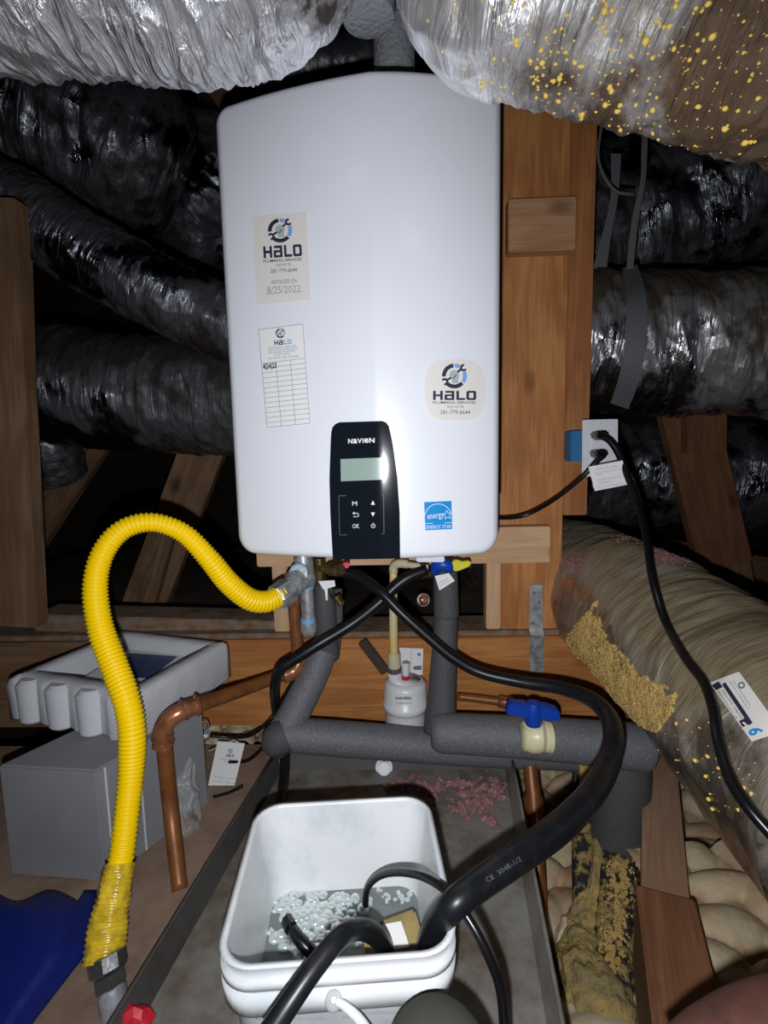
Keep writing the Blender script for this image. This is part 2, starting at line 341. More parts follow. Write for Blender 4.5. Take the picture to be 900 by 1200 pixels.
def ico(c, r, sc=(1, 1, 1), sub=1, jit=0.0):
    bm = bmesh.new(); bmesh.ops.create_icosphere(bm, subdivisions=sub, radius=1)
    V = [Vector((v.co.x * sc[0], v.co.y * sc[1], v.co.z * sc[2])) * r * (1 + random.uniform(-jit, jit)) + Vector(c) for v in bm.verts]
    Fc = [tuple(v.index for v in f.verts) for f in bm.faces]; bm.free(); return V, Fc
_ico = {}
def blobs(name, pts, m, parent=None, sub=1, jit=.15, kind='stuff', flat=1.0):
    V, Fc = [], []
    if sub not in _ico: _ico[sub] = ico((0, 0, 0), 1, sub=sub)
    bv, bf = _ico[sub]
    for c, r in pts:
        n = len(V); q = Vector((random.uniform(.8, 1.2), random.uniform(.8, 1.2), random.uniform(.7, 1.1) * flat))
        for v in bv:
            k = r * (1 + random.uniform(-jit, jit)); V.append((c[0] + v.x * k * q.x, c[1] + v.y * k * q.y, c[2] + v.z * k * q.z))
        Fc += [tuple(i + n for i in f) for f in bf]
    return mk(name, V, Fc, m, parent, kind=kind)
# --- things printed / stuck on surfaces: fm(x,y,off) maps a photo pixel to a surface point
def on_bvh(bvh):
    def fm(x, y, off=0.0):
        d = ray(x, y); h = bvh.ray_cast(CAM, d)
        if h[0] is None:
            return None
        return h[0] - d * off
    return fm
def on_plane(Y):
    return lambda x, y, off=0.0: P(x, y, Y - off)
def patch(name, rows, fm, m, parent=None, ncol=6, t=0.001, base=0.0, label=None, smooth=True):
    """rows: (y,xl,xr) or ((xl,yl),(xr,yr)) top->bottom in photo pixels"""
    V, Fc = [], []; R = []
    for r in rows:
        if len(r) == 3: R.append(((r[1], r[0]), (r[2], r[0])))
        else: R.append(r)
    nr = len(R); nc = ncol + 1
    for off in (base + t, base):
        for (l, rr) in R:
            for j in range(nc):
                u = j / ncol; V.append(fm(l[0] + (rr[0] - l[0]) * u, l[1] + (rr[1] - l[1]) * u, off))
    for i in range(nr - 1):
        for j in range(nc - 1):
            a = i * nc + j; Fc.append((a, a + nc, a + nc + 1, a + 1))
    o2 = nr * nc
    bd = [j for j in range(nc)] + [i * nc + nc - 1 for i in range(1, nr)] + [(nr - 1) * nc + j for j in range(nc - 2, -1, -1)] + [i * nc for i in range(nr - 2, 0, -1)]
    for a, b_ in zip(bd, bd[1:] + bd[:1]): Fc.append((a, b_, b_ + o2, a + o2))
    o = mk(name, V, Fc, m, parent, smooth=True, label=label)
    md = o.modifiers.new('edge', 'EDGE_SPLIT'); md.split_angle = math.radians(35)
    return o
def quad_rows(tl, tr, bl, br, n=6):
    return [(((tl[0] + (bl[0] - tl[0]) * i / n), tl[1] + (bl[1] - tl[1]) * i / n), (tr[0] + (br[0] - tr[0]) * i / n, tr[1] + (br[1] - tr[1]) * i / n)) for i in range(n + 1)]
def poly2d(polys, fm, name, m, parent, off, rot=0, pivot=(0, 0)):
    V, Fc = [], []
    ca, sa = math.cos(rot), math.sin(rot)
    for pg in polys:
        n = len(V)
        for x, y in pg:
            dx, dy = x - pivot[0], y - pivot[1]
            V.append(fm(pivot[0] + dx * ca - dy * sa, pivot[1] + dx * sa + dy * ca, off))
        Fc.append(tuple(range(n, n + len(pg))))
    return mk(name, V, Fc, m, parent, smooth=False)
_tc = {}
def textmesh(body, bold=0.0):
    key = (body, bold)
    if key in _tc: return _tc[key]
    cu = bpy.data.curves.new('t', 'FONT'); cu.body = body; cu.offset = bold; cu.resolution_u = 2
    o = bpy.data.objects.new('t', cu); C.objects.link(o)
    me = bpy.data.meshes.new_from_object(o)
    V = [(v.co.x, v.co.y) for v in me.vertices]; Fc = [tuple(p.vertices) for p in me.polygons]
    bpy.data.objects.remove(o); bpy.data.curves.remove(cu); bpy.data.meshes.remove(me)
    _tc[key] = (V, Fc); return V, Fc
def text(items, fm, m, parent, off, name='lettering', rot=0, pivot=None):
    """items: (string, x0,y0,x1,y1[,bold]) boxes in photo pixels; joined as one print"""
    V, Fc = [], []
    for it in items:
        body, x0, y0, x1, y1 = it[:5]; tv, tf = textmesh(body, it[5] if len(it) > 5 else 0.0)
        xs = [v[0] for v in tv]; ys = [v[1] for v in tv]; ax, bx, ay, by = min(xs), max(xs), min(ys), max(ys)
        n = len(V); pv = pivot or ((x0 + x1) / 2, (y0 + y1) / 2); ca, sa = math.cos(rot), math.sin(rot)
        for x, y in tv:
            X = x0 + (x - ax) / (bx - ax) * (x1 - x0); Yy = y1 - (y - ay) / (by - ay + 1e-9) * (y1 - y0)
            dx, dy = X - pv[0], Yy - pv[1]
            V.append(fm(pv[0] + dx * ca - dy * sa, pv[1] + dx * sa + dy * ca, off))
        Fc += [tuple(i + n for i in f) for f in tf]
    return mk(name, V, Fc, m, parent, smooth=False)
def line(x0, y0, x1, y1, w_=0.6, n=1):
    d = math.hypot(x1 - x0, y1 - y0); nx, ny = -(y1 - y0) / d * w_ / 2, (x1 - x0) / d * w_ / 2
    out = []
    for i in range(n):
        a, b_ = i / n, (i + 1) / n
        ax, ay, bx, by = x0 + (x1 - x0) * a, y0 + (y1 - y0) * a, x0 + (x1 - x0) * b_, y0 + (y1 - y0) * b_
        out.append([(ax + nx, ay + ny), (ax - nx, ay - ny), (bx - nx, by - ny), (bx + nx, by + ny)])
    return out
def arc(cx, cy, r0, r1, a0, a1, n=10):
    o = []
    for i in range(n):
        t0, t1 = math.radians(a0 + (a1 - a0) * i / n), math.radians(a0 + (a1 - a0) * (i + 1) / n)
        o.append([(cx + r0 * math.cos(t0), cy - r0 * math.sin(t0)), (cx + r1 * math.cos(t0), cy - r1 * math.sin(t0)),
                  (cx + r1 * math.cos(t1), cy - r1 * math.sin(t1)), (cx + r0 * math.cos(t1), cy - r0 * math.sin(t1))])
    return o
def loft(name, loops, m, parent=None, capa=True, capb=True, smooth=True, closed=False):
    V, Fc = [], []; n = len(loops[0])
    for lp in loops: V += list(lp)
    for i in range(len(loops) - 1):
        for k in range(n):
            k2 = (k + 1) % n; Fc.append((i * n + k, i * n + k2, (i + 1) * n + k2, (i + 1) * n + k))
    if capa: Fc.append(tuple(range(n))[::-1])
    if capb: Fc.append(tuple((len(loops) - 1) * n + k for k in range(n)))
    return mk(name, V, Fc, m, parent, smooth=smooth)
def rrect(cx, cy, hx, hy, r, n=6):
    o = []
    for sx, sy, a0 in ((1, 1, 0), (-1, 1, 90), (-1, -1, 180), (1, -1, 270)):
        for i in range(n + 1):
            a = math.radians(a0 + 90 * i / n); o.append((cx + sx * (hx - r) + r * math.cos(a), cy + sy * (hy - r) + r * math.sin(a)))
    return o
def lathe_path(name, pts, m, parent=None, seg=28, world=False):
    """straight lathe along pixel path points (px,py,Y,r) without smoothing"""
    wp = pts if world else wpath(pts)
    a = np.array(wp); T = Vector(a[-1, :3] - a[0, :3]).normalized()
    up = Vector((0, 0, 1)) if abs(T.z) < .9 else Vector((0, 1, 0)); N0 = (up - T * up.dot(T)).normalized(); B = T.cross(N0)
    loops = []
    for x, y, z, r in wp:
        loops.append([Vector((x, y, z)) + (N0 * math.cos(2 * math.pi * k / seg) + B * math.sin(2 * math.pi * k / seg)) * r for k in range(seg)])
    o = loft(name, loops, m, parent)
    md = o.modifiers.new('edge', 'EDGE_SPLIT'); md.split_angle = math.radians(40)
    return o

# ================================================================== SETTING
def plane(name, pts, m, th=0.02, n=(0, 0, -1)):
    o = pbox(name, pts, Vector(n) * th, m, bevel=0); return struct(o)
plane('wall_back', [(-3, 4.2, -1), (3, 4.2, -1), (3, 4.2, 2.6), (-3, 4.2, 2.6)], M['dark_wood'], n=(0, 1, 0))
plane('wall_left', [(-3, -1.5, -1), (-3, 4.2, -1), (-3, 4.2, 2.6), (-3, -1.5, 2.6)], M['dark_wood'], n=(-1, 0, 0))
plane('wall_right', [(3, -1.5, -1), (3, 4.2, -1), (3, 4.2, 2.6), (3, -1.5, 2.6)], M['dark_wood'], n=(1, 0, 0))
plane('wall_front', [(-3, -1.5, -1), (3, -1.5, -1), (3, -1.5, 2.6), (-3, -1.5, 2.6)], M['dark_wood'], n=(0, -1, 0))
plane('ceiling', [(-3, -1.5, 2.6), (3, -1.5, 2.6), (3, 4.2, 2.6), (-3, 4.2, 2.6)], M['dark_wood'], n=(0, 0, 1))
plane('floor', [(-3, -1.5, -.45), (3, -1.5, -.45), (3, 4.2, -.45), (-3, 4.2, -.45)], M['dark_wood'])
# plywood deck (left of and under the drain pan)
e1, e2 = G(596, 905, 0), G(647, 1200, 0); e3 = e1 + (e2 - e1).normalized() * 1.2; e4 = e1 - (e2 - e1).normalized() * .11
dk = plane('plywood_deck', [(-1.1, e3.y, 0), (e3.x, e3.y, 0), (e4.x, e4.y, 0), (-1.1, e4.y, 0)], M['ply'], 0.02)
# deck seen beyond the sill
plane('far_deck', [(-1.6, 1.22, 0.2), (0.30, 1.22, 0.2), (0.30, 2.6, 0.2), (-1.6, 2.6, 0.2)], M['dark_wood'], 0.02)
# lumpy sprayed foam between the joists
def lumpy(name, x0, x1, y0, y1, z0, step, lumps, m, rmin=.03, rmax=.07, clip=None):
    nx, ny = int((x1 - x0) / step) + 1, int((y1 - y0) / step) + 1
    X, Y = np.meshgrid(np.linspace(x0, x1, nx), np.linspace(y0, y1, ny), indexing='ij'); Z = np.zeros_like(X)
    rs = np.random.RandomState(5)
    for _ in range(lumps):
        cx, cy, r = rs.uniform(x0, x1), rs.uniform(y0, y1), rs.uniform(rmin, rmax); hz = rs.uniform(-.3, .35) * r; e = rs.uniform(.6, 1.5)
        d2 = ((X - cx) * e) ** 2 + ((Y - cy) / e) ** 2
        Z = np.maximum(Z, np.where(d2 < r * r, np.sqrt(np.maximum(r * r - d2, 0)) * .8 + hz, 0))
    Z += rs.uniform(-.0006, .0006, Z.shape)
    V = [(X[i, j], Y[i, j], z0 + Z[i, j]) for i in range(nx) for j in range(ny)]
    Fc = [(i * ny + j, (i + 1) * ny + j, (i + 1) * ny + j + 1, i * ny + j + 1) for i in range(nx - 1) for j in range(ny - 1)]
    return mk(name, V, Fc, m, kind='stuff')
fo = lumpy('spray_foam', 0.24, 1.25, 0.45, 1.5, -0.26, 0.006, 420, M['foam_pale'], .025, .07)
tag(fo, 'pale lumpy sprayed foam in the joist bay beside the tall copper pipe', 'insulation')
fo = lumpy('spray_foam', 0.43, 0.95, 0.45, 0.92, -0.13, 0.005, 190, M['foam_pale'], .025, .06)
tag(fo, 'cream foam mounds right of the joists, under the golden duct', 'insulation')
fo = lumpy('spray_foam', -0.55, -0.18, 1.13, 1.6, -0.02, 0.006, 160, M['foam_pale'], .015, .035)
tag(fo, 'whitish foam lumps in the gap under the long orange beam at left', 'insulation')

# drain pan
PANZ = 0.004
pan = thing('drain_pan', 'grey galvanised drain pan under the heater and bucket', 'drain pan')
pa = [G(330, 905, 0), G(592, 905, 0), G(640, 1200, 0), G(164, 1205, 0)]
pl, pr_ = pa[0].x, pa[1].x
dl = (pa[3] - pa[0]).normalized(); dr = (pa[2] - pa[1]).normalized()
A_ = Vector((pa[0].x, pa[0].y, PANZ)); B_ = Vector((pa[1].x, pa[0].y, PANZ)); C_ = B_ + dr * .85; D_ = A_ + dl * .85; C_.z = D_.z = PANZ
pbox('base', [A_, B_, C_, D_], (0, 0, -.003), M['pan'], pan, 0)
LH = .040
def lip(a, b_, out, nm='side', mm='pan_side'):
    a2, b2 = a + Vector(out) * .010, b_ + Vector(out) * .010
    up = Vector((0, 0, LH))
    pbox(nm, [a, b_, b_ + up + Vector(out) * .012, a + up + Vector(out) * .012], Vector(out) * .0016, M[mm], pan, 0)
    t = up + Vector(out) * .012
    tube('rolled_edge', [(*(a + t), .003), (*((a + b_) / 2 + t), .003), (*(b_ + t), .003)], M[mm], pan, n=8, seg=8, world=True)
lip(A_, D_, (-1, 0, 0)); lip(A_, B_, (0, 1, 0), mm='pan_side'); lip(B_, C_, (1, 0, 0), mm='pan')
# outlet cap of the pan
lathe_path('drain_fitting', [(450, 899, pa[0].y + .004, 10), (450, 899, pa[0].y - .002, 10), (450, 900, pa[0].y - .002, 7.5), (450, 901, pa[0].y - .022, 7.5), (450, 901, pa[0].y - .022, 5), (450, 901, pa[0].y - .016, 5)], M['bottle'], pan)
def fluff(name, spots, z0, step, hmax, label):
    """fibrous tufts: spots (x, y, rx, ry) on the deck"""
    x0 = min(q[0] - 2 * q[2] for q in spots); x1 = max(q[0] + 2 * q[2] for q in spots); y0 = min(q[1] - 2 * q[3] for q in spots); y1 = max(q[1] + 2 * q[3] for q in spots)
    nx, ny = int((x1 - x0) / step), int((y1 - y0) / step); V, Fc, hh = [], [], {}
    for i in range(nx):
        for j in range(ny):
            x, y = x0 + i * step, y0 + j * step
            d = max(math.exp(-((x - q[0]) / q[2]) ** 2 - ((y - q[1]) / q[3]) ** 2) for q in spots)
            h = d * .9 + .75 * noise.noise(Vector((x * 70, y * 70, 0))) + .35 * noise.noise(Vector((x * 200, y * 200, 4))) - .52
            hh[i, j] = h; V.append((x + random.uniform(-.4, .4) * step, y + random.uniform(-.4, .4) * step, z0 + max(0, min(h, .8)) * hmax * random.uniform(.35, 1.2)))
    for i in range(nx - 1):
        for j in range(ny - 1):
            if hh[i, j] > 0 and hh[i + 1, j + 1] > -.1: a = i * ny + j; Fc.append((a, a + ny, a + ny + 1, a + 1))
    o = mk(name, V, Fc, M['pink'], kind='stuff', smooth=False); return tag(o, label, 'insulation')
sp = []
for px, py, rx, ry in [(470, 922, 22, 8), (500, 926, 26, 12), (535, 920, 22, 9), (560, 935, 26, 18), (545, 948, 18, 12), (580, 925, 12, 14), (575, 960, 8, 12)]:
    g_ = G(px, py, PANZ); sp.append((g_.x, g_.y, rx * .0021, ry * .0032))
fluff('insulation_fluff', sp, PANZ + .001, .0022, .016, 'pink fibreglass fluff scattered at the back of the drain pan')

# ---- framing
YB = 1.13
def pb(name, a, b_, Y, wpx, th, m, label=None, parent=None, Y2=None, cat='stud'):
    p, q = P(a[0], a[1], Y), P(b_[0], b_[1], Y2 or Y); wd = 2 * rw(wpx / 2, (p + q) / 2)
    o = board(name, p, q, wd, th, m, parent)
    if label: tag(o, label, cat)
    return o
zt, zb = P(500, 748, YB).z, P(500, 849, YB).z
xb0, xb1 = P(120, 800, YB).x, P(712, 800, YB).x
o = board('beam', (xb0, YB, (zt + zb) / 2), (xb1, YB, (zt + zb) / 2), zt - zb, .038, M['beam']); tag(o, 'long orange wooden beam on edge behind the pipes', 'beam')
o = board('beam', (xb1 + .002, YB, (zt + zb) / 2 - .01), (xb1 + .17, YB, (zt + zb) / 2 - .01), zt - zb + .03, .038, M['brown_board']); tag(o, 'short reddish board continuing the long beam at its right end', 'beam')
o = board('beam', (-1.4, YB, (zt + zb) / 2), (xb0 - .002, YB, (zt + zb) / 2), zt - zb, .038, M['old_wood']); tag(o, 'dark old board on edge at far left behind the packing foam', 'beam')
o = board('sill_plate', (xb0 - .8, YB + .012, zt + .006), (xb1, YB + .012, zt + .006), .012, .11, M['dusty_wood']); tag(o, 'dusty sill plate lying on top of the long beam', 'sill')
YS = 1.15
ZS = zt + .012
def stud(xl_px, xr_px, ypx, y0, y1, Y, m, label, th=.04, ztop=None, zbot=None):
    """upright board: edges measured at row ypx"""
    a, b_ = P(xl_px, ypx, Y), P(xr_px, ypx, Y); x = (a.x + b_.x) / 2; wd = b_.x - a.x
    z1 = P(xl_px, y0, Y).z if ztop is None else ztop; z0 = P(xl_px, y1, Y).z if zbot is None else zbot
    o = board('stud', (x, Y, z0), (x, Y, z1), wd, th, m); tag(o, label, 'stud'); return o
stud(587, 657.5, 700, 0, 0, YS, M['stud'], 'wide orange upright board right of the heater', ztop=1.75, zbot=ZS)
stud(661, 689, 560, 0, 604, YS + .002, M['stud_red'], 'narrow reddish upright beside the wide board, carrying the outlet', ztop=1.75, th=.06)
stud(570, 587, 700, 0, 0, YS + .001, M['pale_wood'], 'narrow pale upright against the left edge of the wide board', zbot=ZS, ztop=.58)
stud(320, 338, 700, 0, 0, YS + .001, M['pale_wood'], 'pale upright behind the hose fitting, under the heater at left', zbot=ZS, ztop=.58)
# blocks
a = P(596, 264, YS - .035); b_ = P(675, 261, YS - .035)
o = board('mounting_block', a, b_, rw(59, a), .034, M['stud_red']); tag(o, 'short reddish block nailed across the upright, right of heater top', 'block')
o.data.materials[0] = wood('block_wood', (0.50, 0.28, 0.15), (0.42, 0.22, 0.11), (0.36, 0.17, 0.08), seed=9)
a = P(300, 643, YS - .04); b_ = P(645, 639, YS - .04)
z = (a.z + b_.z) / 2
o = board('mounting_board', (a.x, a.y, z), (b_.x, b_.y, z), rw(43, b_), .037, M['pale_wood']); tag(o, 'pale horizontal board under the heater, its end showing at right', 'board')
# metal strap with nails
ms = thing('nail_strap', 'grey perforated metal strap nailed from the wide upright to the beam', 'strap')
fmS = on_plane(YB - .003)
rows = [(685, 621, 636), (700, 621, 636), (715, 621, 636), (738, 620, 636), (745, 622, 638), (760, 621, 637), (786, 621, 637), (789, 624, 635)]
patch('plate', rows, lambda x, y, off: P(x, y, YB - .004 - off - (.006 if 738 < y < 752 else 0)), M['galv'], ms, t=.0015)
for x, y in ((626, 695), (632, 706), (625, 730), (632, 748), (626, 766), (631, 776), (629, 784)):
    lathe_path('nail', [(x, y, YB - .004, 1.8), (x, y, YB - .008, 1.8), (x, y, YB - .009, 1.0)], M['strap'], ms, seg=10)
# left stud and braces, background
pb('stud', (-16, 230), (14, 735), 1.04, 62, .04, M['old_wood'], 'dark brown stud at the left edge of the frame', Y2=1.06)
pb('stud', (24, 300), (39, 735), 1.09, 14, .02, M['old_wood'], 'thin old wood strip along the far side of the left stud')
pb('sill_plate', (40, 730), (335, 738), 1.17, 20, .09, M['dusty_wood'], 'dusty horizontal plate behind the white packing foam', cat='sill')
pb('diagonal_brace', (112, 500), (22, 640), 1.75, 46, .04, M['old_wood'], 'brown diagonal brace at far left beneath the grey duct', cat='brace')
pb('diagonal_brace', (246, 500), (158, 735), 1.6, 50, .04, M['old_wood'], 'brown diagonal brace seen through the yellow hose arch', cat='brace')
pb('diagonal_brace', (196, 628), (166, 735), 1.55, 14, .03, M['old_wood'], 'thin wooden strip nailed on the brace inside the hose arch', cat='brace')
pb('diagonal_brace', (238, 70), (300, 150), 1.7, 38, .04, M['old_wood'], 'brown diagonal rafter end above the top left heater corner', cat='rafter')
pb('stud', (297, 40), (297, 170), 1.75, 36, .04, M['old_wood'], 'upright old stud peeking above the heater, beside the rafter end')
pb('diagonal_brace', (805, 470), (852, 665), 1.7, 62, .04, M['brown_board'], 'reddish diagonal brace behind the right ducts', cat='brace')
pb('diagonal_brace', (829, 480), (829, 530), 1.66, 46, .04, M['brown_board'], 'short wooden cleat on the right diagonal brace', cat='brace')
pb('diagonal_brace', (862, 640), (880, 760), 1.72, 30, .04, M['old_wood'], 'thin wooden piece below the right diagonal brace', cat='brace')
pb('far_joist', (690, 640), (960, 690), 2.1, 50, .05, M['old_wood'], 'dim far joist behind the right diagonal brace', cat='joist')
pb('far_joist', (340, 735), (575, 728), 1.9, 16, .05, M['old_wood'], 'dim far joist seen under the heater between pipes', cat='joist')
pb('far_joist', (50, 690), (330, 700), 2.3, 26, .05, M['old_wood'], 'dim far joist at left behind the hose arch', cat='joist')
# joists of the right bay
a, b_ = G(772, 868, -.01), G(780, 1062, -.01)
o = board('joist', a, b_, .066, .14, M['old_wood'], face=(0, 0, 1)); tag(o, 'dusty wooden joist right of the big insulated pipe', 'joist')
o.data.materials[0] = wood('joist_wood', (0.42, 0.26, 0.17), (0.36, 0.21, 0.13), (0.30, 0.16, 0.10), seed=1)
a, b_ = G(779, 1045, .004), G(812, 1225, .004)
o = board('joist', a, b_, .080, .14, M['brown_board'], face=(0, 0, 1)); tag(o, 'reddish brown board at bottom right, lapped over the joist', 'joist')

# ================================================================== WATER HEATER
ht = thing('water_heater', 'white wall-mounted tankless water heater with black control panel', 'water heater')
YR = .77
pTL = P(251, 150, .84); pTR = P(588.5, 150, .81); pT = P(438, 78, YR); pB = P(430, 657, YR)
XL, XR = (pTL.x), (pTR.x); XM = P(437, 300, YR).x; ZT, ZB = pT.z, pB.z
def front(x):
    if x < XM:
        u = (XM - x) / (XM - XL); return YR + .07 * (.55 * u + .45 * u * u)
    u = (x - XM) / (XR - XM); return YR + .04 * (u * u)
YBK = 1.105
def houtline(inset, n=9):
    o = []; x0, x1, z0, z1 = XL + inset, XR - inset, ZB + inset, ZT - inset; r = max(.032 - inset, .004); rt = max(.024 - inset, .004)
    def seg(ax, az, bx, bz, k): return [(ax + (bx - ax) * i / k, az + (bz - az) * i / k) for i in range(k)]
    def cor(cx, cz, r_, a0): return [(cx + r_ * math.cos(math.radians(a0 + 90 * i / n)), cz + r_ * math.sin(math.radians(a0 + 90 * i / n))) for i in range(n)]
    o += cor(x1 - rt, z1 - rt, rt, 0); o += seg(x1 - rt, z1, XM, z1, 12); o += seg(XM, z1, x0 + rt, z1, 14)
    o += cor(x0 + rt, z1 - rt, rt, 90); o += seg(x0, z1 - rt, x0, z0 + r, 20)
    o += cor(x0 + r, z0 + r, r, 180); o += seg(x0 + r, z0, XM, z0, 14); o += seg(XM, z0, x1 - r, z0, 12)
    o += cor(x1 - r, z0 + r, r, 270); o += seg(x1, z0 + r, x1, z1 - rt, 20)
    return o
loops = [[Vector((x, YBK, z)) for x, z in houtline(0)]]
for f in (.7, .4, .15): loops.append([Vector((x, YBK + (front(x) + .022 - YBK) * (1 - f), z)) for x, z in houtline(0)])
R_ = .013
for i in range(0, 9):
    a = math.radians(90 * i / 8); loops.append([Vector((x, front(x) + R_ * (1 - math.sin(a)), z)) for x, z in houtline(R_ * (1 - math.cos(a)))])
base = houtline(R_); cz = (ZT + ZB) / 2
for s in (.93, .8, .6, .4, .2, .05):
    lp = []
    for x, z in base:
        xx = XM + (x - XM) * s; zz = cz + (z - cz) * s; lp.append(Vector((xx, front(xx), zz)))
    loops.append(lp)
loft('casing', loops, M['white_enamel'], ht)
# dark sheet added behind the casing, painting the shadow along its right side
pbox('shadow_sheet', [Vector((XL + .01, 1.075, ZB + .006)), Vector((XR + .004, 1.075, ZB + .006)), Vector((XR + .004, 1.075, ZT)), Vector((XL + .01, 1.075, ZT))], (0, .035, 0), M['shadow_brown'], ht)
def hs(x, y, off=0.0):
    Y = YR
    for _ in range(6):
        p = P(x, y, Y); Y = front(p.x)
    return P(x, y, Y - off)
# control panel
cpn = []
def cp_lr(y):
    l = np.interp(y, [494, 496, 500, 506, 520, 560, 600, 655], [398, 393, 389.5, 388, 387.3, 386, 387, 390]); r = np.interp(y, [494, 496, 500, 508, 520, 560, 600, 655], [448, 452.5, 455.5, 457.5, 460, 465.5, 468.3, 469])
    return l, r
rows = []
for y in [494, 495, 496, 498, 500, 503, 508, 515, 525, 540, 560, 580, 600, 620, 640, 650, 655]:
    l, r = cp_lr(y); s = (y < 500)
    rows.append(((l, y + 1.0), (r, y - .5)))
panel = patch('control_panel', rows, hs, M['black_gloss'], ht, ncol=14, t=.004)
patch('display', quad_rows((399, 538), (450.5, 536), (399.5, 564), (451, 562)), hs, M['lcd'], panel, ncol=6, t=.0006, base=.004)
lt = [('N', 408, 514, 413.2, 519.6, .03), ('a', 413.8, 514, 418.6, 519.6, .03), ('V', 418.8, 513.8, 424.2, 519.4, .03), ('I', 425, 513.7, 426.2, 519.3, .03), ('e', 427, 513.6, 431.8, 519.2, .03), ('N', 432.6, 513.4, 439, 519.1, .03)]
text(lt, hs, M['ink_white'], panel, .0046, rot=math.radians(-1), pivot=(424, 517))
text([('M', 412.8, 587.6, 418.5, 592.5)], hs, M['ink_white'], panel, .0047, 'button_mark')
text([('OK', 413, 614, 421, 619)], hs, M['ink_white'], panel, .0047, 'button_mark')
poly2d([[(437, 586.5), (439.4, 591.5), (434.6, 591.5)]], hs, 'up_arrow', M['ink_white'], panel, .0047)
poly2d([[(434.6, 600.6), (439.4, 600.6), (437, 605.4)]], hs, 'down_arrow', M['ink_white'], panel, .0047)
poly2d(arc(437.3, 616.2, 1.9, 2.6, 120, 420, 14) + line(437.3, 612.6, 437.3, 616, .7), hs, 'button_mark', M['ink_white'], panel, .0047)
poly2d(line(414, 601.5, 419, 601.5, .7) + line(414, 605.5, 418, 605.5, .7) + arc(418.2, 603.5, 1.7, 2.4, -90, 90, 8) + [[(413, 601.5), (415.4, 599.6), (415.4, 603.4)]], hs, 'button_mark', M['ink_white'], panel, .0047)
poly2d(line(397, 581, 449.5, 579.5, .5) + line(397, 581, 398, 627, .4) + line(449.5, 579.5, 450, 625, .5) + line(398, 627, 450, 625.5, .4), hs, 'keypad_outline', M['ink_grey'], panel, .0046)
# stickers
HALO = {  # square stroked letters on a 4x5 grid
    'H': [(0, 0, 1.1, 5), (2.9, 0, 4, 5), (1.1, 1.9, 2.9, 3.0)],
    'a': [(0.3, 0, 4, 1.1), (2.9, 1.1, 4, 5), (0, 1.9, 2.9, 2.9), (0, 2.9, 1.1, 5), (1.1, 4.0, 2.9, 5)],
    'L': [(0, 0, 1.1, 5), (1.1, 3.9, 3.6, 5)],
    'O': [(0, 0.4, 1.1, 4.6), (2.9, .4, 4, 4.6), (0.4, 0, 3.6, 1.1), (0.4, 3.9, 3.6, 5)]}
def halo_logo(fm, parent, cx, cy, R, x0, y0, x1, y1, off, rot=0, dark='ink', tail='ink'):
    pv = (cx, cy + R)
    k = R
    def pd(pg, nm, mm, o_=off): poly2d(pg, fm, nm, M[mm], parent, o_, rot, pv)
    pd(arc(cx, cy, k * .68, k, 95, 183, 12) + arc(cx, cy, k * .68, k, 222, 318, 14), 'logo', 'ink')
    pd(arc(cx, cy, k * .68, k, 60, 88, 6) + arc(cx, cy, k * .68, k, 325, 382, 10), 'logo', 'ink_blue')
    # fist and wrench
    pd([[(cx - .42 * k, cy - .1 * k), (cx - .3 * k, cy - .38 * k), (cx, cy - .5 * k), (cx + .32 * k, cy - .36 * k), (cx + .4 * k, cy - .05 * k), (cx + .3 * k, cy + .3 * k), (cx + .32 * k, cy + .58 * k), (cx - .18 * k, cy + .58 * k), (cx - .2 * k, cy + .3 * k)]], 'logo', 'fist_grey', off)
    w1 = line(cx - .62 * k, cy + .34 * k, cx - .25 * k, cy + .12 * k, .17 * k) + line(cx + .25 * k, cy - .3 * k, cx + .6 * k, cy - .62 * k, .17 * k) + line(cx - .1 * k, cy + .22 * k, cx + .16 * k, cy - .1 * k, .07 * k)
    w1 += arc(cx + .74 * k, cy - .66 * k, .12 * k, .3 * k, 80, 330, 10) + arc(cx - .78 * k, cy + .46 * k, .12 * k, .3 * k, -100, 150, 10)
    pd(w1, 'logo', 'ink', off + .0002)
    # word
    ww = (x1 - x0); sx = ww / 17.6; sy = (y1 - y0) / 5
    pgs = {'ink': [], tail: []}
    for i, ch in enumerate('HaLO'):
        for (ax, ay, bx, by) in HALO[ch]:
            ox = x0 + [0, 4.7, 9.5, 13.6][i] * sx
            pgs['ink' if i < 2 else tail].append([(ox + ax * sx, y0 + ay * sy), (ox + bx * sx, y0 + ay * sy), (ox + bx * sx, y0 + by * sy), (ox + ax * sx, y0 + by * sy)])
    for mm, pg in pgs.items():
        if pg: poly2d(pg, fm, 'lettering', M[mm], parent, off, rot, pv)
OFF = .0009
# top left sticker
s1 = patch('sticker', quad_rows((295.5, 253), (359, 248.5), (301, 357.5), (364.5, 351)), hs, M['sticker_cream'], ht, t=.0005, label='cream installation sticker, upper left')
r1 = math.radians(-3.5)
halo_logo(hs, s1, 329, 270, 14.2, 308, 287.5, 353, 301.5, OFF, r1)
text([('PLUMBING SERVICES', 308.5, 303.2, 353.5, 306.5, .01)], hs, M['ink'], s1, OFF, rot=r1)
text([('MLP 42178', 324, 308.5, 340.5, 312)], hs, M['ink_grey'], s1, OFF, rot=r1)
text([('281-779-6644', 317, 314.5, 348, 319.2, .01)], hs, M['ink_grey'], s1, OFF, rot=r1)
text([('INSTALLED ON', 318, 327.5, 347.5, 332)], hs, M['ink_grey'], s1, OFF, rot=r1)
text([('8/25/2022', 313, 335, 352, 343.5)], hs, M['ink_pencil'], s1, OFF, 'handwriting', rot=r1)
poly2d(line(311, 345.3, 355, 341.5, .5), hs, 'ruled_line', M['ink_pencil'], s1, OFF)
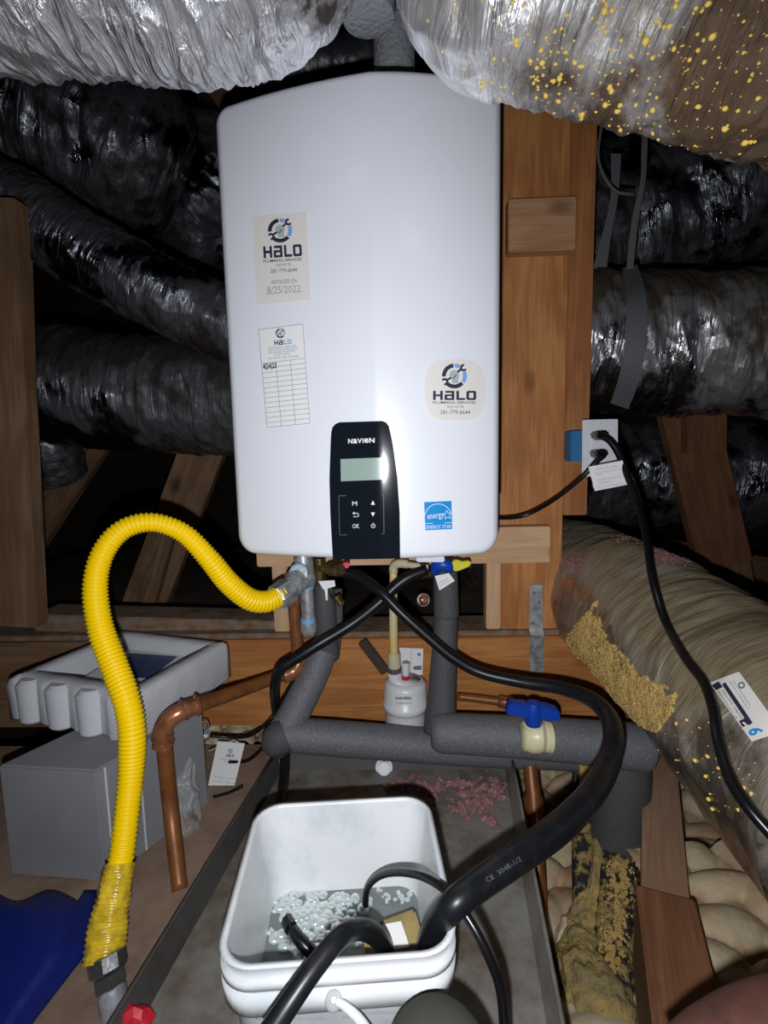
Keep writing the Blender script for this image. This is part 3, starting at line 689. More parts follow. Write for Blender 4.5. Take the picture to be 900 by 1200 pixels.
# round-cornered sticker right
s2r = []
for i in range(17):
    a = math.pi * i / 16; yy = 457 - 36 * math.cos(a); hx = 36 * (abs(math.sin(a)) ** .45)
    s2r.append((yy, 533 - max(hx, 8), 533 + max(hx, 8)))
s2 = patch('sticker', s2r, hs, M['sticker_cream'], ht, ncol=8, t=.0005, label='round-cornered cream sticker at right')
halo_logo(hs, s2, 532.5, 440.6, 14.6, 507.5, 458, 558, 468.8, OFF)
text([('PLUMBING SERVICES', 507.5, 470.3, 557.5, 473.2, .01)], hs, M['ink'], s2, OFF)
text([('MLP 42178', 524, 475.3, 543, 478.3)], hs, M['ink_grey'], s2, OFF)
text([('281-779-6644', 516, 480.6, 551, 485.4, .01)], hs, M['ink_grey'], s2, OFF)
# table sticker
s3 = patch('sticker', quad_rows((302.5, 386), (355, 379), (313, 501.5), (363.5, 496.5)), hs, M['paper'], ht, t=.0005, label='white service record sticker with ruled table')
tl, tr, bl, br = (302.9, 386.4), (354.8, 379.6), (313.2, 501), (363.2, 496)
def tq(u, v):
    a = (tl[0] + (tr[0] - tl[0]) * u, tl[1] + (tr[1] - tl[1]) * u); b2 = (bl[0] + (br[0] - bl[0]) * u, bl[1] + (br[1] - bl[1]) * u)
    return (a[0] + (b2[0] - a[0]) * v, a[1] + (b2[1] - a[1]) * v)
ln = []
def tl_(u0, v0, u1, v1, w_=.5, n=5): ln.extend(line(*tq(u0, v0), *tq(u1, v1), w_, n))
tl_(0, 0, 1, 0); tl_(0, 1, 1, 1); tl_(0, 0, 0, 1); tl_(1, 0, 1, 1)
for i in range(13): v = .345 + i * .0505; tl_(0, v, 1, v, .45)
tl_(.33, .345, .33, 1, .45); tl_(.66, .345, .66, 1, .45)
poly2d(ln, hs, 'table_rules', M['ink_grey'], s3, OFF)
r3 = math.radians(-5)
halo_logo(hs, s3, 329, 390.5, 5.6, 321, 398.5, 341, 404, OFF, r3, tail='ink_blue')
text([('WATER HEATERS & PLUMBING REPAIR', 314, 405.8, 347, 407.8), ('DRAIN CLEANING, SEWER, GAS LINES', 314.5, 408.6, 349, 410.6), ('SERVICE & INSTALLATION RECORD', 315, 411.4, 346, 413.3), ('LICENSED & INSURED', 321, 414.2, 340, 416), ('MLP 42178 | 281-779-6644', 314, 417.6, 350, 420.4)], hs, M['ink_grey'], s3, OFF, rot=r3)
text([('4|24|23', 308, 425.5, 324, 434, .03)], hs, M['ink'], s3, OFF + .0002, 'handwriting', rot=r3)
# energy label
s4 = patch('sticker', quad_rows((497, 588.5), (529, 587), (498.5, 621.5), (530, 620)), hs, M['energy_blue'], ht, t=.0005, label='square blue energy label')
text([('ENERGY STAR', 499.5, 615.2, 529, 619.4)], hs, M['ink_white'], s4, OFF, rot=math.radians(-2))
text([('energy', 501, 602.5, 520, 609.5)], hs, M['ink_white'], s4, OFF, rot=math.radians(-8))
star = []
for i in range(10):
    a = math.radians(90 + 36 * i + 8); r = 5.6 if i % 2 == 0 else 2.5; star.append((524 + r * math.cos(a), 603.5 - r * math.sin(a)))
st = []
for a, b2 in zip(star, star[1:] + star[:1]): st += line(*a, *b2, .6)
poly2d(st + arc(513.5, 606, 15.2, 15.9, 15, 172, 16) + line(498, 613.6, 530, 612.4, .6), hs, 'emblem', M['ink_white'], s4, OFF)
# white tab under the casing
pbox('terminal_cover', [P(488, 652, .95), P(521, 652, .95), P(521, 659, .95), P(488, 659, .95)], (0, .03, 0), M['white_enamel'], ht)
# vent stub on the top
lathe_path('vent_collar', [(*P(462, 92, .93), .034), (*P(462, 40, .93), .034), (*P(462, 40, .93), .03), (*P(462, -60, .93), .03)], M['felt'], ht, world=True)

# ================================================================== DUCTS
def D(label, pts, m, **k):
    seed = k['seed']; o, bv = duct('duct', pts, M[m], **k); tag(o, label, 'duct'); return o, bv
d1, bv1 = D('bright silver foil duct crossing the top left of the frame', [(-190, -44, .62, 105), (-60, -42, .62, 105), (100, -42, .62, 106), (240, -42, .62, 110), (316, -58, .62, 98), (330, -130, .63, 85), (328, -260, .66, 80)], 'foil_near', seed=1, n=230, seg=120, amp=.10)
d2, bv2 = D('silver foil duct at top right, speckled with yellow foam', [(520, -300, .68, 70), (532, -180, .64, 82), (546, -90, .60, 98), (585, -38, .57, 117), (680, -22, .55, 121), (800, 18, .53, 118), (930, 44, .50, 122), (1120, 80, .48, 125)], 'foil_near_reflect_dust', seed=2, n=260, seg=120, amp=.055)
D('dark crumpled foil duct at upper left, under the bright one', [(-160, 90, 1.75, 110), (-20, 125, 1.72, 112), (80, 150, 1.7, 108), (160, 185, 1.7, 92), (210, 215, 1.75, 60)], 'foil_dark', seed=3, n=200, amp=.08)
D('dark foil duct bulging out beside the heater left edge', [(140, 330, 2.3, 30), (185, 300, 2.25, 66), (240, 250, 2.25, 88), (320, 170, 2.3, 90), (400, 90, 2.3, 90)], 'foil_dark', seed=4, n=180, amp=.08)
D('thin dark foil duct running diagonally at left', [(-80, 200, 1.22, 44), (20, 245, 1.22, 44), (100, 295, 1.22, 44), (190, 345, 1.22, 43), (300, 395, 1.25, 42)], 'foil_dark', seed=5, n=170, amp=.07)
d4, _ = D('large dusty grey duct at left, level with the heater middle', [(-30, 410, 1.55, 40), (30, 440, 1.5, 60), (90, 455, 1.48, 68), (170, 462, 1.48, 66), (300, 470, 1.48, 66), (420, 472, 1.48, 66)], 'foil_grey', seed=6, n=200, amp=.05)
D('dark crinkled foil duct at right, above the strapped duct', [(560, 330, 1.98, 92), (680, 285, 1.95, 95), (780, 255, 1.93, 92), (860, 225, 1.9, 96), (980, 190, 1.88, 98)], 'foil_dark', seed=7, n=200, amp=.08)
d6, bv6 = D('grey foil duct hung in a strap at right', [(560, 392, 1.4, 76), (680, 402, 1.38, 80), (780, 405, 1.36, 81), (900, 404, 1.32, 83), (1040, 404, 1.28, 84)], 'foil_mid', seed=8, n=200, amp=.06)
D('dark duct behind the right diagonal brace', [(560, 545, 2.1, 62), (680, 552, 2.1, 66), (780, 556, 2.1, 68), (900, 560, 2.08, 72), (1040, 565, 2.08, 76)], 'foil_dark', seed=9, n=170, amp=.06)
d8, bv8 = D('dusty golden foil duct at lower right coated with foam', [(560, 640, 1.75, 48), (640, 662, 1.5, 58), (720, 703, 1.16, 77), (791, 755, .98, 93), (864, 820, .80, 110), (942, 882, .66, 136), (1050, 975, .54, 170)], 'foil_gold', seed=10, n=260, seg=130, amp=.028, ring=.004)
# deep dark duct bits bottom-left of left duct
D('small piece of foil duct at the far left behind the stud', [(-20, 500, 1.6, 30), (50, 520, 1.6, 34), (70, 560, 1.65, 30)], 'foil_dark', seed=11, n=80, seg=60, amp=.08)
# yellow foam specks on top right duct
fm2 = on_bvh(bv2); pts = []
while len(pts) < 430:
    x = random.choice([random.uniform(455, 905), random.gauss(690, 60), random.uniform(620, 900)]); y = random.uniform(-5, 185)
    p = fm2(x, y, 0)
    if p is None: continue
    r = random.choice([.7, .9, 1.1, 1.3, 1.6, 2.0, 2.6]); 
    if random.random() < .06: r = random.uniform(3, 5)
    pts.append((p, rw(r, p)))
blobs('foam_specks', pts, M['foam_bright'], d2)
# foam coat on the golden duct
fm8 = on_bvh(bv8); pts = []; k = 0
cl = [(684, 722), (700, 752), (722, 782), (745, 805), (768, 822), (790, 832)]
while len(pts) < 5200 and k < 90000:
    k += 1
    t = random.uniform(0, 4.999); i = int(t); u = t - i
    cx = cl[i][0] + (cl[i + 1][0] - cl[i][0]) * u; cy = cl[i][1] + (cl[i + 1][1] - cl[i][1]) * u
    v = random.uniform(-24, 34); x, y = cx + v * -.62 , cy + v * .78
    lim = -13 + 20 * noise.noise(Vector((x * .09, y * .09, 0))) + 7 * noise.noise(Vector((x * .3, y * .3, 3)))
    if v < lim: continue
    p = fm8(x, y, 0)
    if p is None: continue
    pts.append((p, rw(random.uniform(1.0, 2.5), p)))
blobs('foam_coat', pts, M['foam_yellow'], d8, jit=.35)
pts = []
for _ in range(60):
    p = fm8(random.uniform(770, 890), random.uniform(840, 960), 0)
    if p: pts.append((p, rw(random.choice([.6, .8, 1, 1.3, 2.6]), p)))
blobs('foam_specks', pts, M['foam_bright'], d8)
pts = []
for _ in range(900):
    x, y = random.choice([(742, 628), (775, 645), (790, 652), (790, 652), (668, 660)]); p = fm8(random.gauss(x, 10), random.gauss(y, 4.5) , 0)
    if p: pts.append((p, rw(random.uniform(.6, 1.9), p)))
tag(blobs('insulation_fluff', pts, M['pink'], None, jit=.4), 'pink fluff caught on top of the golden foil duct', 'insulation')
# label on duct
def fm8s(x, y, off=0.0):
    p = fm8(x, y, off + .006); return p if p is not None else P(x, y, .7)
lb = thing('duct_label', 'white printed label stuck on the golden duct at the right edge', 'label')
ps = patch('sheet', quad_rows((831, 800), (866, 787), (881, 869), (917, 857), 8), fm8s, M['sticker_cream'], lb, t=.0006)
text([('6', 881.5, 848, 890, 866, .03)], fm8s, M['energy_blue'], ps, .0014, rot=math.radians(75))
ra = math.radians(56)
poly2d([[(846, 802), (850, 799.5), (882, 847), (878, 850)]] + [[(834, 803), (842, 798.5), (847, 805), (839, 809)], [(866, 845), (874, 841), (880, 848), (870, 852)]], fm8s, 'black_box', M['ink'], ps, .0012)
text([('R-VALUE CERTIFIED FLEXIBLE DUCT', 838, 824, 878, 827), ('MINIMUM INSTALLED DENSITY', 835, 829, 875, 832), ('MEETS NFPA 90A 90B', 842, 819, 880, 822)], fm8s, M['ink'], ps, .0012, rot=ra, pivot=(858, 826))
text([('INTERTEK LISTED AIR DUCT', 848, 815, 888, 817), ('FLAME SPREAD 25 SMOKE 50', 850, 811, 885, 813)], fm8s, M['ink_grey'], ps, .0012, rot=ra, pivot=(868, 814))
poly2d(arc(869, 803, 2.2, 4.2, 0, 360, 12), fm8s, 'emblem', M['ink_grey'], ps, .0012)
# straps and wires at right
def strip(name, pts, m, label, cat, t=.002, n=24):
    c, s = catmull([(a[0], a[1], a[2], a[3]) for a in pts], n)
    V, Fc = [], []
    for i in range(n):
        tx, ty = c[min(i + 1, n - 1), :2] - c[max(i - 1, 0), :2]; d = math.hypot(tx, ty); nx, ny = -ty / d, tx / d
        for off in (0, t):
            for sgn in (-1, 1): V.append(P(c[i, 0] + sgn * nx * c[i, 3] / 2, c[i, 1] + sgn * ny * c[i, 3] / 2, c[i, 2] + off))
    for i in range(n - 1):
        a = i * 4; b2 = a + 4
        for q in ((0, 1), (1, 3), (3, 2), (2, 0)): Fc.append((a + q[0], a + q[1], b2 + q[1], b2 + q[0]))
    o = mk(name, V, Fc, m, smooth=False); return tag(o, label, cat)
strip('hanging_strap', [(738, 312, 1.25, 18), (746, 350, 1.14, 24), (745, 400, 1.11, 25), (738, 440, 1.14, 24), (726, 476, 1.22, 22)], M['strap'], 'wide grey strap slung around the right-hand duct', 'strap')
strip('hanging_strap', [(756, 140, 1.2, 7), (755, 180, 1.2, 7), (753, 215, 1.2, 6), (744, 260, 1.21, 8), (738, 315, 1.22, 8)], M['strap_grey2'], 'narrow webbing strap hanging down from the speckled duct', 'strap')
strip('hanging_strap', [(722, 180, 1.3, 12), (720, 230, 1.3, 9), (712, 270, 1.3, 10), (700, 330, 1.3, 18)], M['strap'], 'dim flat strap hanging next to the reddish upright', 'strap')
tag(tube('wire_loop', [(706, 140, 1.2, 1.8), (701, 180, 1.2, 1.8), (707, 205, 1.2, 1.8), (722, 224, 1.2, 1.8), (742, 228, 1.2, 1.8)], M['strap_grey2'], n=30, seg=8), 'thin grey wire loop hanging beside the reddish upright', 'wire')
# collar and black piece between the top ducts
lathe_path('x', [(0, 0, 1, 1), (1, 0, 1, 1)], M['felt']); bpy.data.objects.remove(bpy.data.objects['x'])
tag(lathe_path('duct_collar', [(424, -90, .74, 34), (428, -20, .74, 33), (431, 12, .74, 32), (432, 22, .74, 30), (432, 24, .74, 22)], M['felt']), 'grey felt-like collar between the two top ducts', 'duct collar')
tag(tube('vent_pipe', [(300, 90, 1.25, 30), (370, 74, 1.25, 26), (424, 66, 1.25, 26), (445, 20, 1.25, 26), (445, -60, 1.25, 26)], M['black_duct'], n=60, seg=24, rad=lambda s, r: r * (1 + .03 * math.sin(s * 600))), 'black flexible vent pipe behind the top of the heater', 'vent pipe')

# ================================================================== PIPES AND HOSES
# yellow corrugated gas hose
gh = thing('gas_hose', 'bright yellow corrugated hose arching left of the heater', 'hose')
hp = [(338, 690, .93, 11), (328, 698, .91, 12.5), (312, 705, .89, 13), (292, 702, .87, 13.3), (268, 683, .85, 13.3), (245, 655, .83, 12.8), (218, 627, .82, 12), (190, 614, .81, 11.6), (165, 613, .80, 12), (142, 622, .79, 12.6), (124, 642, .78, 13.3), (114, 668, .77, 13.8), (112, 700, .76, 14.5), (119, 740, .75, 15), (135, 783, .73, 15.5), (148, 820, .71, 15.8), (154.5, 855, .70, 15.6), (154, 900, .69, 15), (149, 950, .665, 14.6), (143, 1000, .635, 14.8), (136, 1035, .615, 15.5), (127, 1085, .59, 17), (124, 1122, .57, 17)]
wp = wpath(hp); _c, _s = catmull(wp, 10); Ltot = _s[-1]
NR = 150; pit = Ltot / NR
tube('corrugated_sleeve', wp, M['yellow'], gh, n=NR * 6, seg=24, world=True, rad=lambda s, r: r * (.93 + .07 * math.sin(2 * math.pi * s / pit)))
tp = [(140, 1012, .628, 16.5), (136, 1035, .615, 17.5), (130, 1065, .60, 19.5), (125, 1095, .585, 21.5), (121, 1127, .568, 22)]
def tdisp(s, a, r0): return r0 * (.10 * noise.noise(Vector((s * 60, math.cos(a) * 1.5, math.sin(a) * 1.5))) + .05 * math.sin(s / pit * 6.28))
tube('tape_wrap', tp, M['yellow_tape'], gh, n=60, seg=48, disp=tdisp, label='crinkled clear-yellow tape around the hose end')
def hexnut(name, a, b_, ra, m, parent, sides=6):
    wp = wpath([(*a, ra), (*b_, ra)]); A, B2 = Vector(wp[0][:3]), Vector(wp[1][:3]); T = (B2 - A).normalized()
    up = Vector((0, 1, 0)) if abs(T.y) < .8 else Vector((0, 0, 1)); N0 = (up - T * up.dot(T)).normalized(); Bn = T.cross(N0); L = []
    for t, s in ((0, .86), (.12, 1), (.88, 1), (1, .86)):
        c = A.lerp(B2, t); r = wp[0][3] * s; L.append([c + (N0 * math.cos(2 * math.pi * k / sides + .3) + Bn * math.sin(2 * math.pi * k / sides + .3)) * r for k in range(sides)])
    return loft(name, L, m, parent, smooth=False)
hexnut('nut', (124, 1118, .57), (127, 1140, .56), 21, M['steel_dark'], gh, 8)
hexnut('nut', (127, 1140, .56), (130, 1158, .553), 18, M['steel_dark'], gh, 6)
lathe_path('pipe_end', [(129, 1148, .556, 14), (131, 1160, .552, 14), (131, 1160, .552, 15.5), (134, 1182, .545, 15.5), (134.5, 1188, .543, 14), (135, 1196, .54, 14)], M['galv'], gh)
hexnut('nut', (322, 702, .905), (341, 689, .935), 16, M['galv'], gh)
lathe_path('union', [(337, 692, .93, 13), (346, 683, .945, 13), (346, 683, .945, 15), (350, 678, .955, 15)], M['galv'], gh)
# galvanised gas tee with drip leg
gt = thing('gas_tee', 'grey galvanised tee and drip leg with blue sealant rings', 'pipe fitting')
lathe_path('tee_body', [(355, 650, .99, 11), (356, 664, .985, 11.5), (359, 683, .985, 11.5), (359, 688, .985, 9)], M['galv'], gt)
lathe_path('tee_branch', [(350, 671, .94, 11), (350, 671, .95, 11), (351, 671, .95, 9), (355, 671, .985, 9)], M['galv'], gt)
tube('blue_ring', [(*(P(350.5, 671, .94) + Vector((math.cos(a) * rw(10, P(350, 671, .94)), 0, math.sin(a) * rw(10, P(350, 671, .94))))), .0012) for a in [i * math.pi / 9 for i in range(19)]], M['tape_blue'], gt, n=40, seg=8, world=True)
lathe_path('nipple', [(359, 684, .985, 8), (361.5, 730, .985, 8)], M['galv'], gt)
lathe_path('blue_ring', [(359, 684, .985, 8.8), (359.3, 689.5, .985, 8.8)], M['tape_blue'], gt)
lathe_path('blue_ring', [(361, 724, .985, 8.8), (361.3, 730, .985, 8.8)], M['tape_blue'], gt)
lathe_path('cap', [(361.3, 729, .985, 9.5), (361.5, 732, .985, 9.8), (361.7, 738, .985, 9.8), (361.9, 742, .985, 8), (362, 743, .985, 5)], M['galv'], gt)
# brass service valve (left)
bvn = thing('service_valve', 'tarnished brass service valve with pink cap under the heater', 'valve')
lathe_path('body', [(374, 654, 1.0, 7), (374.5, 664, 1.0, 7), (374.5, 664, 1.0, 8), (375, 676, 1.0, 8), (375.5, 684, 1.0, 7)], M['brass'], bvn)
lathe_path('port', [(375, 666, .99, 4), (386, 667, .97, 5), (386, 667, .97, 4)], M['brass'], bvn)
hexnut('port_cap', (386, 667, .975), (399, 667.5, .945), 8, M['brass'], bvn, 8)
pbox('pink_cap', [P(401, 660, .96), P(409, 659, .96), P(409, 666, .96), P(402, 666, .96)], (0, .008, 0), M['pink_plastic'], bvn)
tube('cap_lanyard', [(386, 672, .96, .7), (383, 685, .96, .7), (385, 695, .96, .7), (393, 706, .955, .7)], M['cable_black'], bvn, n=20, seg=6)
hexnut('threaded_cap', (394, 698, .955), (401, 709, .95), 4.5, M['brass'], bvn, 10)
tg = thing('paper_tag', 'small white paper tag hanging at the brass valve', 'tag')
patch('sheet', quad_rows((373, 681), (392, 680), (379, 691), (393, 687)), on_plane(.955), M['paper'], tg, t=.0006)
patch('sheet', quad_rows((380, 688), (384, 688), (382, 704), (384, 703), 4), on_plane(.956), M['paper'], tg, t=.0006)
# insulated pipes
ins = thing('insulated_pipe', 'dark grey foam-insulated pipe below the brass valve, running left then along the pan', 'insulated pipe')
tube('upright_sleeve', [(379, 684, 1.03, 11), (381, 720, 1.03, 13), (384, 770, 1.045, 14)], M['rubber_dark'], ins, n=30, seg=28)
tube('upright_sleeve', [(396, 690, 1.06, 5), (397, 720, 1.06, 5), (394, 762, 1.06, 5)], M['rubber_dark'], ins, n=20, seg=16)
tube('slanted_sleeve', [(379, 762, 1.04, 17), (368, 790, 1.02, 17.5), (348, 830, .99, 18.5), (330, 864, .965, 19.5)], M['rubber_grey'], ins, n=36, seg=32)
tube('elbow_sleeve', [(328, 882, .96, 10), (325, 872, .955, 17), (326, 866, .95, 19), (335, 861, .955, 19.5)], M['rubber_dark'], ins, n=24, seg=28)
tube('level_sleeve', [(322, 861, .955, 18.5), (340, 861, .965, 19.5), (430, 868, .98, 20), (540, 877, 1.0, 19), (640, 884, 1.03, 17), (720, 888, 1.04, 16)], M['rubber_grey'], ins, n=50, seg=36)
ins2 = thing('insulated_pipe', 'large dark grey insulated pipe dropping from the blue valve, across right, then down', 'insulated pipe')
tube('upright_sleeve', [(522, 668, 1.02, 14), (522.5, 700, 1.02, 14.6), (523, 722, 1.02, 14.6)], M['rubber_dark'], ins2, n=24, seg=30)
tube('upright_sleeve', [(523, 716, 1.02, 13.4), (521, 760, 1.01, 14.6), (518, 810, 1.0, 16.5), (515, 858, .985, 19)], M['rubber_dark'], ins2, n=40, seg=30)
tube('level_sleeve', [(505, 859, .955, 15), (512, 859, .955, 21), (525, 859, .955, 22.5), (600, 863, .95, 23.5), (680, 869, .945, 25), (750, 876, .94, 27), (757, 877, .94, 25)], M['rubber_grey'], ins2, n=70, seg=36)
tube('drop_sleeve', [(734, 866, .97, 26), (729, 905, .97, 31.5), (726, 950, .965, 31.5), (723, 990, .965, 31.5), (721, 1006, .965, 30)], M['rubber_dark'], ins2, n=50, seg=36)
ins2b = tube('lower_sleeve', [(722, 990, .965, 25), (721, 1060, .87, 25), (720, 1130, .79, 25.5), (716, 1260, .68, 27)], M['foam_on_black'], ins2, n=60, seg=36, label='lower sleeve crusted with yellow foam')
ins3 = thing('insulated_pipe', 'thin black insulated pipe left of the big drop pipe, crusted with foam', 'insulated pipe')
tube('sleeve', [(682, 905, 1.02, 11), (682, 960, .99, 12), (683, 1050, .89, 12), (682, 1120, .82, 11)], M['foam_on_black'], ins3, n=50, seg=24)
lathe_path('pvc_core', [(688, 898, .98, 9), (689, 925, .98, 9)], M['cpvc_yellow'], ins3)
# foam crust around them
def fdisp(s, a, r0): return r0 * (.35 * noise.noise(Vector((s * 22, math.cos(a) * 1.2, math.sin(a) * 1.2))) + .16 * noise.noise(Vector((s * 70, math.cos(a) * 4, math.sin(a) * 4))))
fc = tube('foam_crust', [(700, 960, .98, 3), (700, 1020, .91, 8), (688, 1090, .85, 24), (688, 1130, .80, 34), (696, 1180, .74, 40), (706, 1280, .66, 46)], M['foam_olive'], n=110, seg=72, disp=fdisp)
tag(fc, 'olive and yellow foam crust spread around the foot of the insulated pipes', 'foam')
fc = tube('foam_crust', [(664, 1075, .86, 5), (660, 1110, .83, 12), (662, 1150, .79, 16), (672, 1210, .73, 20)], M['foam_pale'], n=60, seg=40, disp=fdisp)
tag(fc, 'pale foam tongue left of the olive foam crust', 'foam')
pts = []
fms = on_bvh(BVHTree.FromPolygons([v.co.copy() for v in ins2b.data.vertices], [tuple(p.vertices) for p in ins2b.data.polygons]))
for _ in range(1500):
    y = random.uniform(1008, 1140); x = random.gauss(728 - (y - 1010) * .09, 8)
    if noise.noise(Vector((x * .15, y * .12, 1))) < -.12: continue
    p = fms(x, y, 0)
    if p: pts.append((p, rw(random.uniform(.8, 2.2), p)))
blobs('foam_coat', pts, M['foam_yellow'], ins2b, jit=.3)
# copper pipes
cp = thing('copper_pipe', 'brown copper pipe coming down behind the hose nut and leading to the left deck', 'pipe')
tube('pipe', [(343, 690, 1.02, 7), (346, 730, 1.02, 7), (349, 770, 1.02, 7.3)], M['copper'], cp, n=20, seg=20)
lathe_path('coupling', [(342.5, 688, 1.02, 7.5), (342.7, 692, 1.02, 9), (343.5, 707, 1.02, 9), (344, 710, 1.02, 7.5)], M['copper_bright'], cp)
tube('elbow', [(349, 768, 1.02, 9), (349, 779, 1.015, 9.5), (343, 787, 1.01, 9.5), (332, 792, 1.0, 9)], M['copper_bright'], cp, n=20, seg=20)
tube('pipe', [(336, 789, 1.005, 7.4), (290, 806, .94, 7.8), (226, 829, .82, 9)], M['copper'], cp, n=24, seg=20)
tube('elbow', [(232, 827, .825, 9.6), (212, 834, .80, 10.5), (197, 845, .79, 11), (190, 860, .785, 11), (191, 872, .785, 10.6)], M['copper_bright'], cp, n=26, seg=22, label='bright copper elbow')
for a, b_ in (((234, 826, .827), (228, 828, .822)), ((218, 831, .808), (213, 833.5, .804)), ((190.5, 862, .785), (190.5, 866, .785)), ((191, 870, .785), (191.5, 874, .785))):
    lathe_path('bead', [(*a, 9.5), (a[0] * .7 + b_[0] * .3, a[1] * .7 + b_[1] * .3, a[2], 12.5), (a[0] * .3 + b_[0] * .7, a[1] * .3 + b_[1] * .7, b_[2], 12.5), (*b_, 9.5)], M['copper_bright'], cp)
q = G(211, 1043, 0); tube('pipe', [(192, 870, .785, 9), (200, 950, .785, 9), (q.x and 211, 1043, q.y, 9)], M['copper'], cp, n=24, seg=20)
cp2 = thing('copper_pipe', 'thin copper pipe against the beam left of the blue valve', 'pipe')
tube('pipe', [(536, 816, 1.09, 4.5), (570, 820, 1.085, 4.8), (592, 823, 1.08, 5)], M['copper'], cp2, n=12, seg=16)
lathe_path('coupling', [(583, 822, 1.08, 5.5), (585, 822, 1.08, 7), (600, 824, 1.075, 7), (602, 824.5, 1.075, 5.5)], M['copper_bright'], cp2)
tube('pipe', [(600, 824, 1.075, 5), (612, 828, 1.06, 6), (616, 845, 1.04, 7.5)], M['copper'], cp2, n=16, seg=16)
cp3 = thing('copper_pipe', 'tall brown copper pipe dropping into the foam right of the pan', 'pipe')
tube('pipe', [(616, 845, 1.04, 7.5), (622, 905, 1.0, 8.5), (627, 960, .95, 9), (634, 1100, .83, 9.5), (635, 1116, .82, 9.2)], M['copper'], cp3, n=40, seg=20)
lathe_path('coupling', [(624, 930, .983, 9), (624.3, 934, .98, 11.5), (626, 950, .968, 11.5), (626.5, 954, .965, 9)], M['copper'], cp3)
# cream pvc drain to neutraliser
pv = thing('condensate_pipe', 'thin cream drain pipe elbowing down into the white bottle', 'pipe')
tube('pipe', [(502, 665, 1.02, 3.5), (480, 662, 1.03, 3.8), (470, 662, 1.04, 3.8)], M['cpvc'], pv, n=10, seg=16)
lathe_path('pipe_cap', [(490, 663, 1.03, 4.5), (499, 664.5, 1.02, 4.8), (500, 664.5, 1.02, 3)], M['brass'], pv)
tube('elbow', [(478, 661, 1.035, 5.2), (467, 660.5, 1.04, 5.2), (461.5, 664, 1.045, 5.2), (461, 671, 1.045, 5.2)], M['cpvc'], pv, n=16, seg=18)
tube('pipe', [(461, 669, 1.045, 4.4), (461, 720, 1.05, 5), (461.5, 768, 1.055, 5.2)], M['cpvc_yellow'], pv, n=16, seg=18)
lathe_path('socket', [(461.5, 765, 1.055, 6.5), (461.7, 768, 1.055, 7.4), (462, 781, 1.058, 7.6), (462, 782, 1.058, 6.5)], M['cpvc'], pv)
nb = thing('neutraliser_bottle', 'white plastic condensate bottle with red ring beneath the cream pipe', 'bottle')
bc = P(475, 800, 1.07)
def zr(y): return P(475, y, 1.07).z
prof = [(785, 8, 462), (795, 8, 463), (796, 19, 474), (799, 23.5, 475), (803, 24.6, 475), (820, 24.8, 475), (821, 26.3, 475), (827, 26.3, 475), (828, 25, 475), (832, 23.5, 475), (850, 23.3, 475), (902, 23, 474)]
lp = []
for y, r, cx in prof:
    c = P(cx, y, 1.07); R2 = rw(r, c); lp.append([Vector((c.x + R2 * math.cos(2 * math.pi * k / 40), 1.07 + R2 * math.sin(2 * math.pi * k / 40), max(c.z, .006))) for k in range(40)])
body = loft('body', lp[2:], M['bottle'], nb)
loft('neck', lp[:3], M['bottle'], nb)
lathe_path('collar_nut', [(462, 780, 1.06, 7), (462, 782, 1.06, 8.2), (462.3, 787, 1.06, 8.2), (462.5, 788, 1.06, 7)], M['rubber_dark'], nb)
lathe_path('vial', [(475.5, 796, 1.05, 4.2), (475.5, 791, 1.05, 4.6)], M['red_plastic'], nb, label=None) if False else None
lathe_path('red_ring', [(475.5, 796, 1.05, 4.2), (475.5, 791, 1.05, 4.6)], M['red_plastic'], nb)
lathe_path('vial', [(475.5, 791, 1.05, 4.2), (475.5, 778, 1.05, 4.6), (475.5, 777, 1.05, 3.6)], M['bottle'], nb)
fmb = on_bvh(BVHTree.FromPolygons([v.co.copy() for v in body.data.vertices], [tuple(p.vertices) for p in body.data.polygons]))
text([('NAVIEN', 463.5, 816.5, 482, 820, .03)], lambda x, y, o_: fmb(x, y, o_), M['ink'], body, .0006)
text([('Condensate-N', 464, 822, 482, 825.5)], lambda x, y, o_: fmb(x, y, o_), M['ink_grey'], body, .0006)
cdn = thing('instruction_card', 'white card standing behind the white bottle, against the beam', 'card')
ca_ = patch('sheet', quad_rows((468, 759), (496, 760), (469, 791), (495, 791)), on_plane(1.12), M['paper'], cdn, t=.001)
poly2d(arc(491, 767, .3, 2, 0, 360, 10) + [[(484, 781), (494, 780), (494, 785), (485, 785)]] + line(482, 762, 482, 788, .4), on_plane(1.12), 'print', M['ink_grey'], ca_, .0016)
# blue lever valve above right insulated pipe
v2 = thing('service_valve', 'brass valve with blue and yellow lever handles under the heater right', 'valve')
lathe_path('body', [(518, 654, 1.03, 8), (520, 672, 1.025, 9), (521, 676, 1.02, 11)], M['brass'], v2)
lathe_path('stem', [(527, 654, 1.01, 4), (528, 668, 1.01, 4.4)], M['brass'], v2)
tube('blue_handle', [(509, 671, .985, 5), (512, 664, .98, 7.5), (518, 661.5, .975, 8), (524, 663, .975, 7.5), (528, 668, .98, 5.5)], M['blue_plastic'], v2, n=24, seg=16)
pbox('yellow_handle', [P(529, 661, .97), P(532, 656.5, .97), P(538, 656.5, .97), P(541, 658.5, .97), P(550, 657, .965), P(552, 660, .965), P(551, 663.5, .965), P(537, 669.5, .97), P(532, 669.5, .97), P(529, 666, .97)], (0, .012, 0), M['yellow_handle'], v2, .0015)
lathe_path('hose_port', [(506, 673, 1.0, 4.2), (497, 673, .995, 4.4), (497, 673, .995, 5.4), (494, 673, .995, 5.4)], M['brass'], v2)
t2 = patch('paper_tag', quad_rows((509.5, 675), (526, 671.5), (515, 692), (533, 680.5)), on_plane(.965), M['paper'], None, t=.0006); tag(t2, 'small white printed tag below the blue valve handle', 'tag')
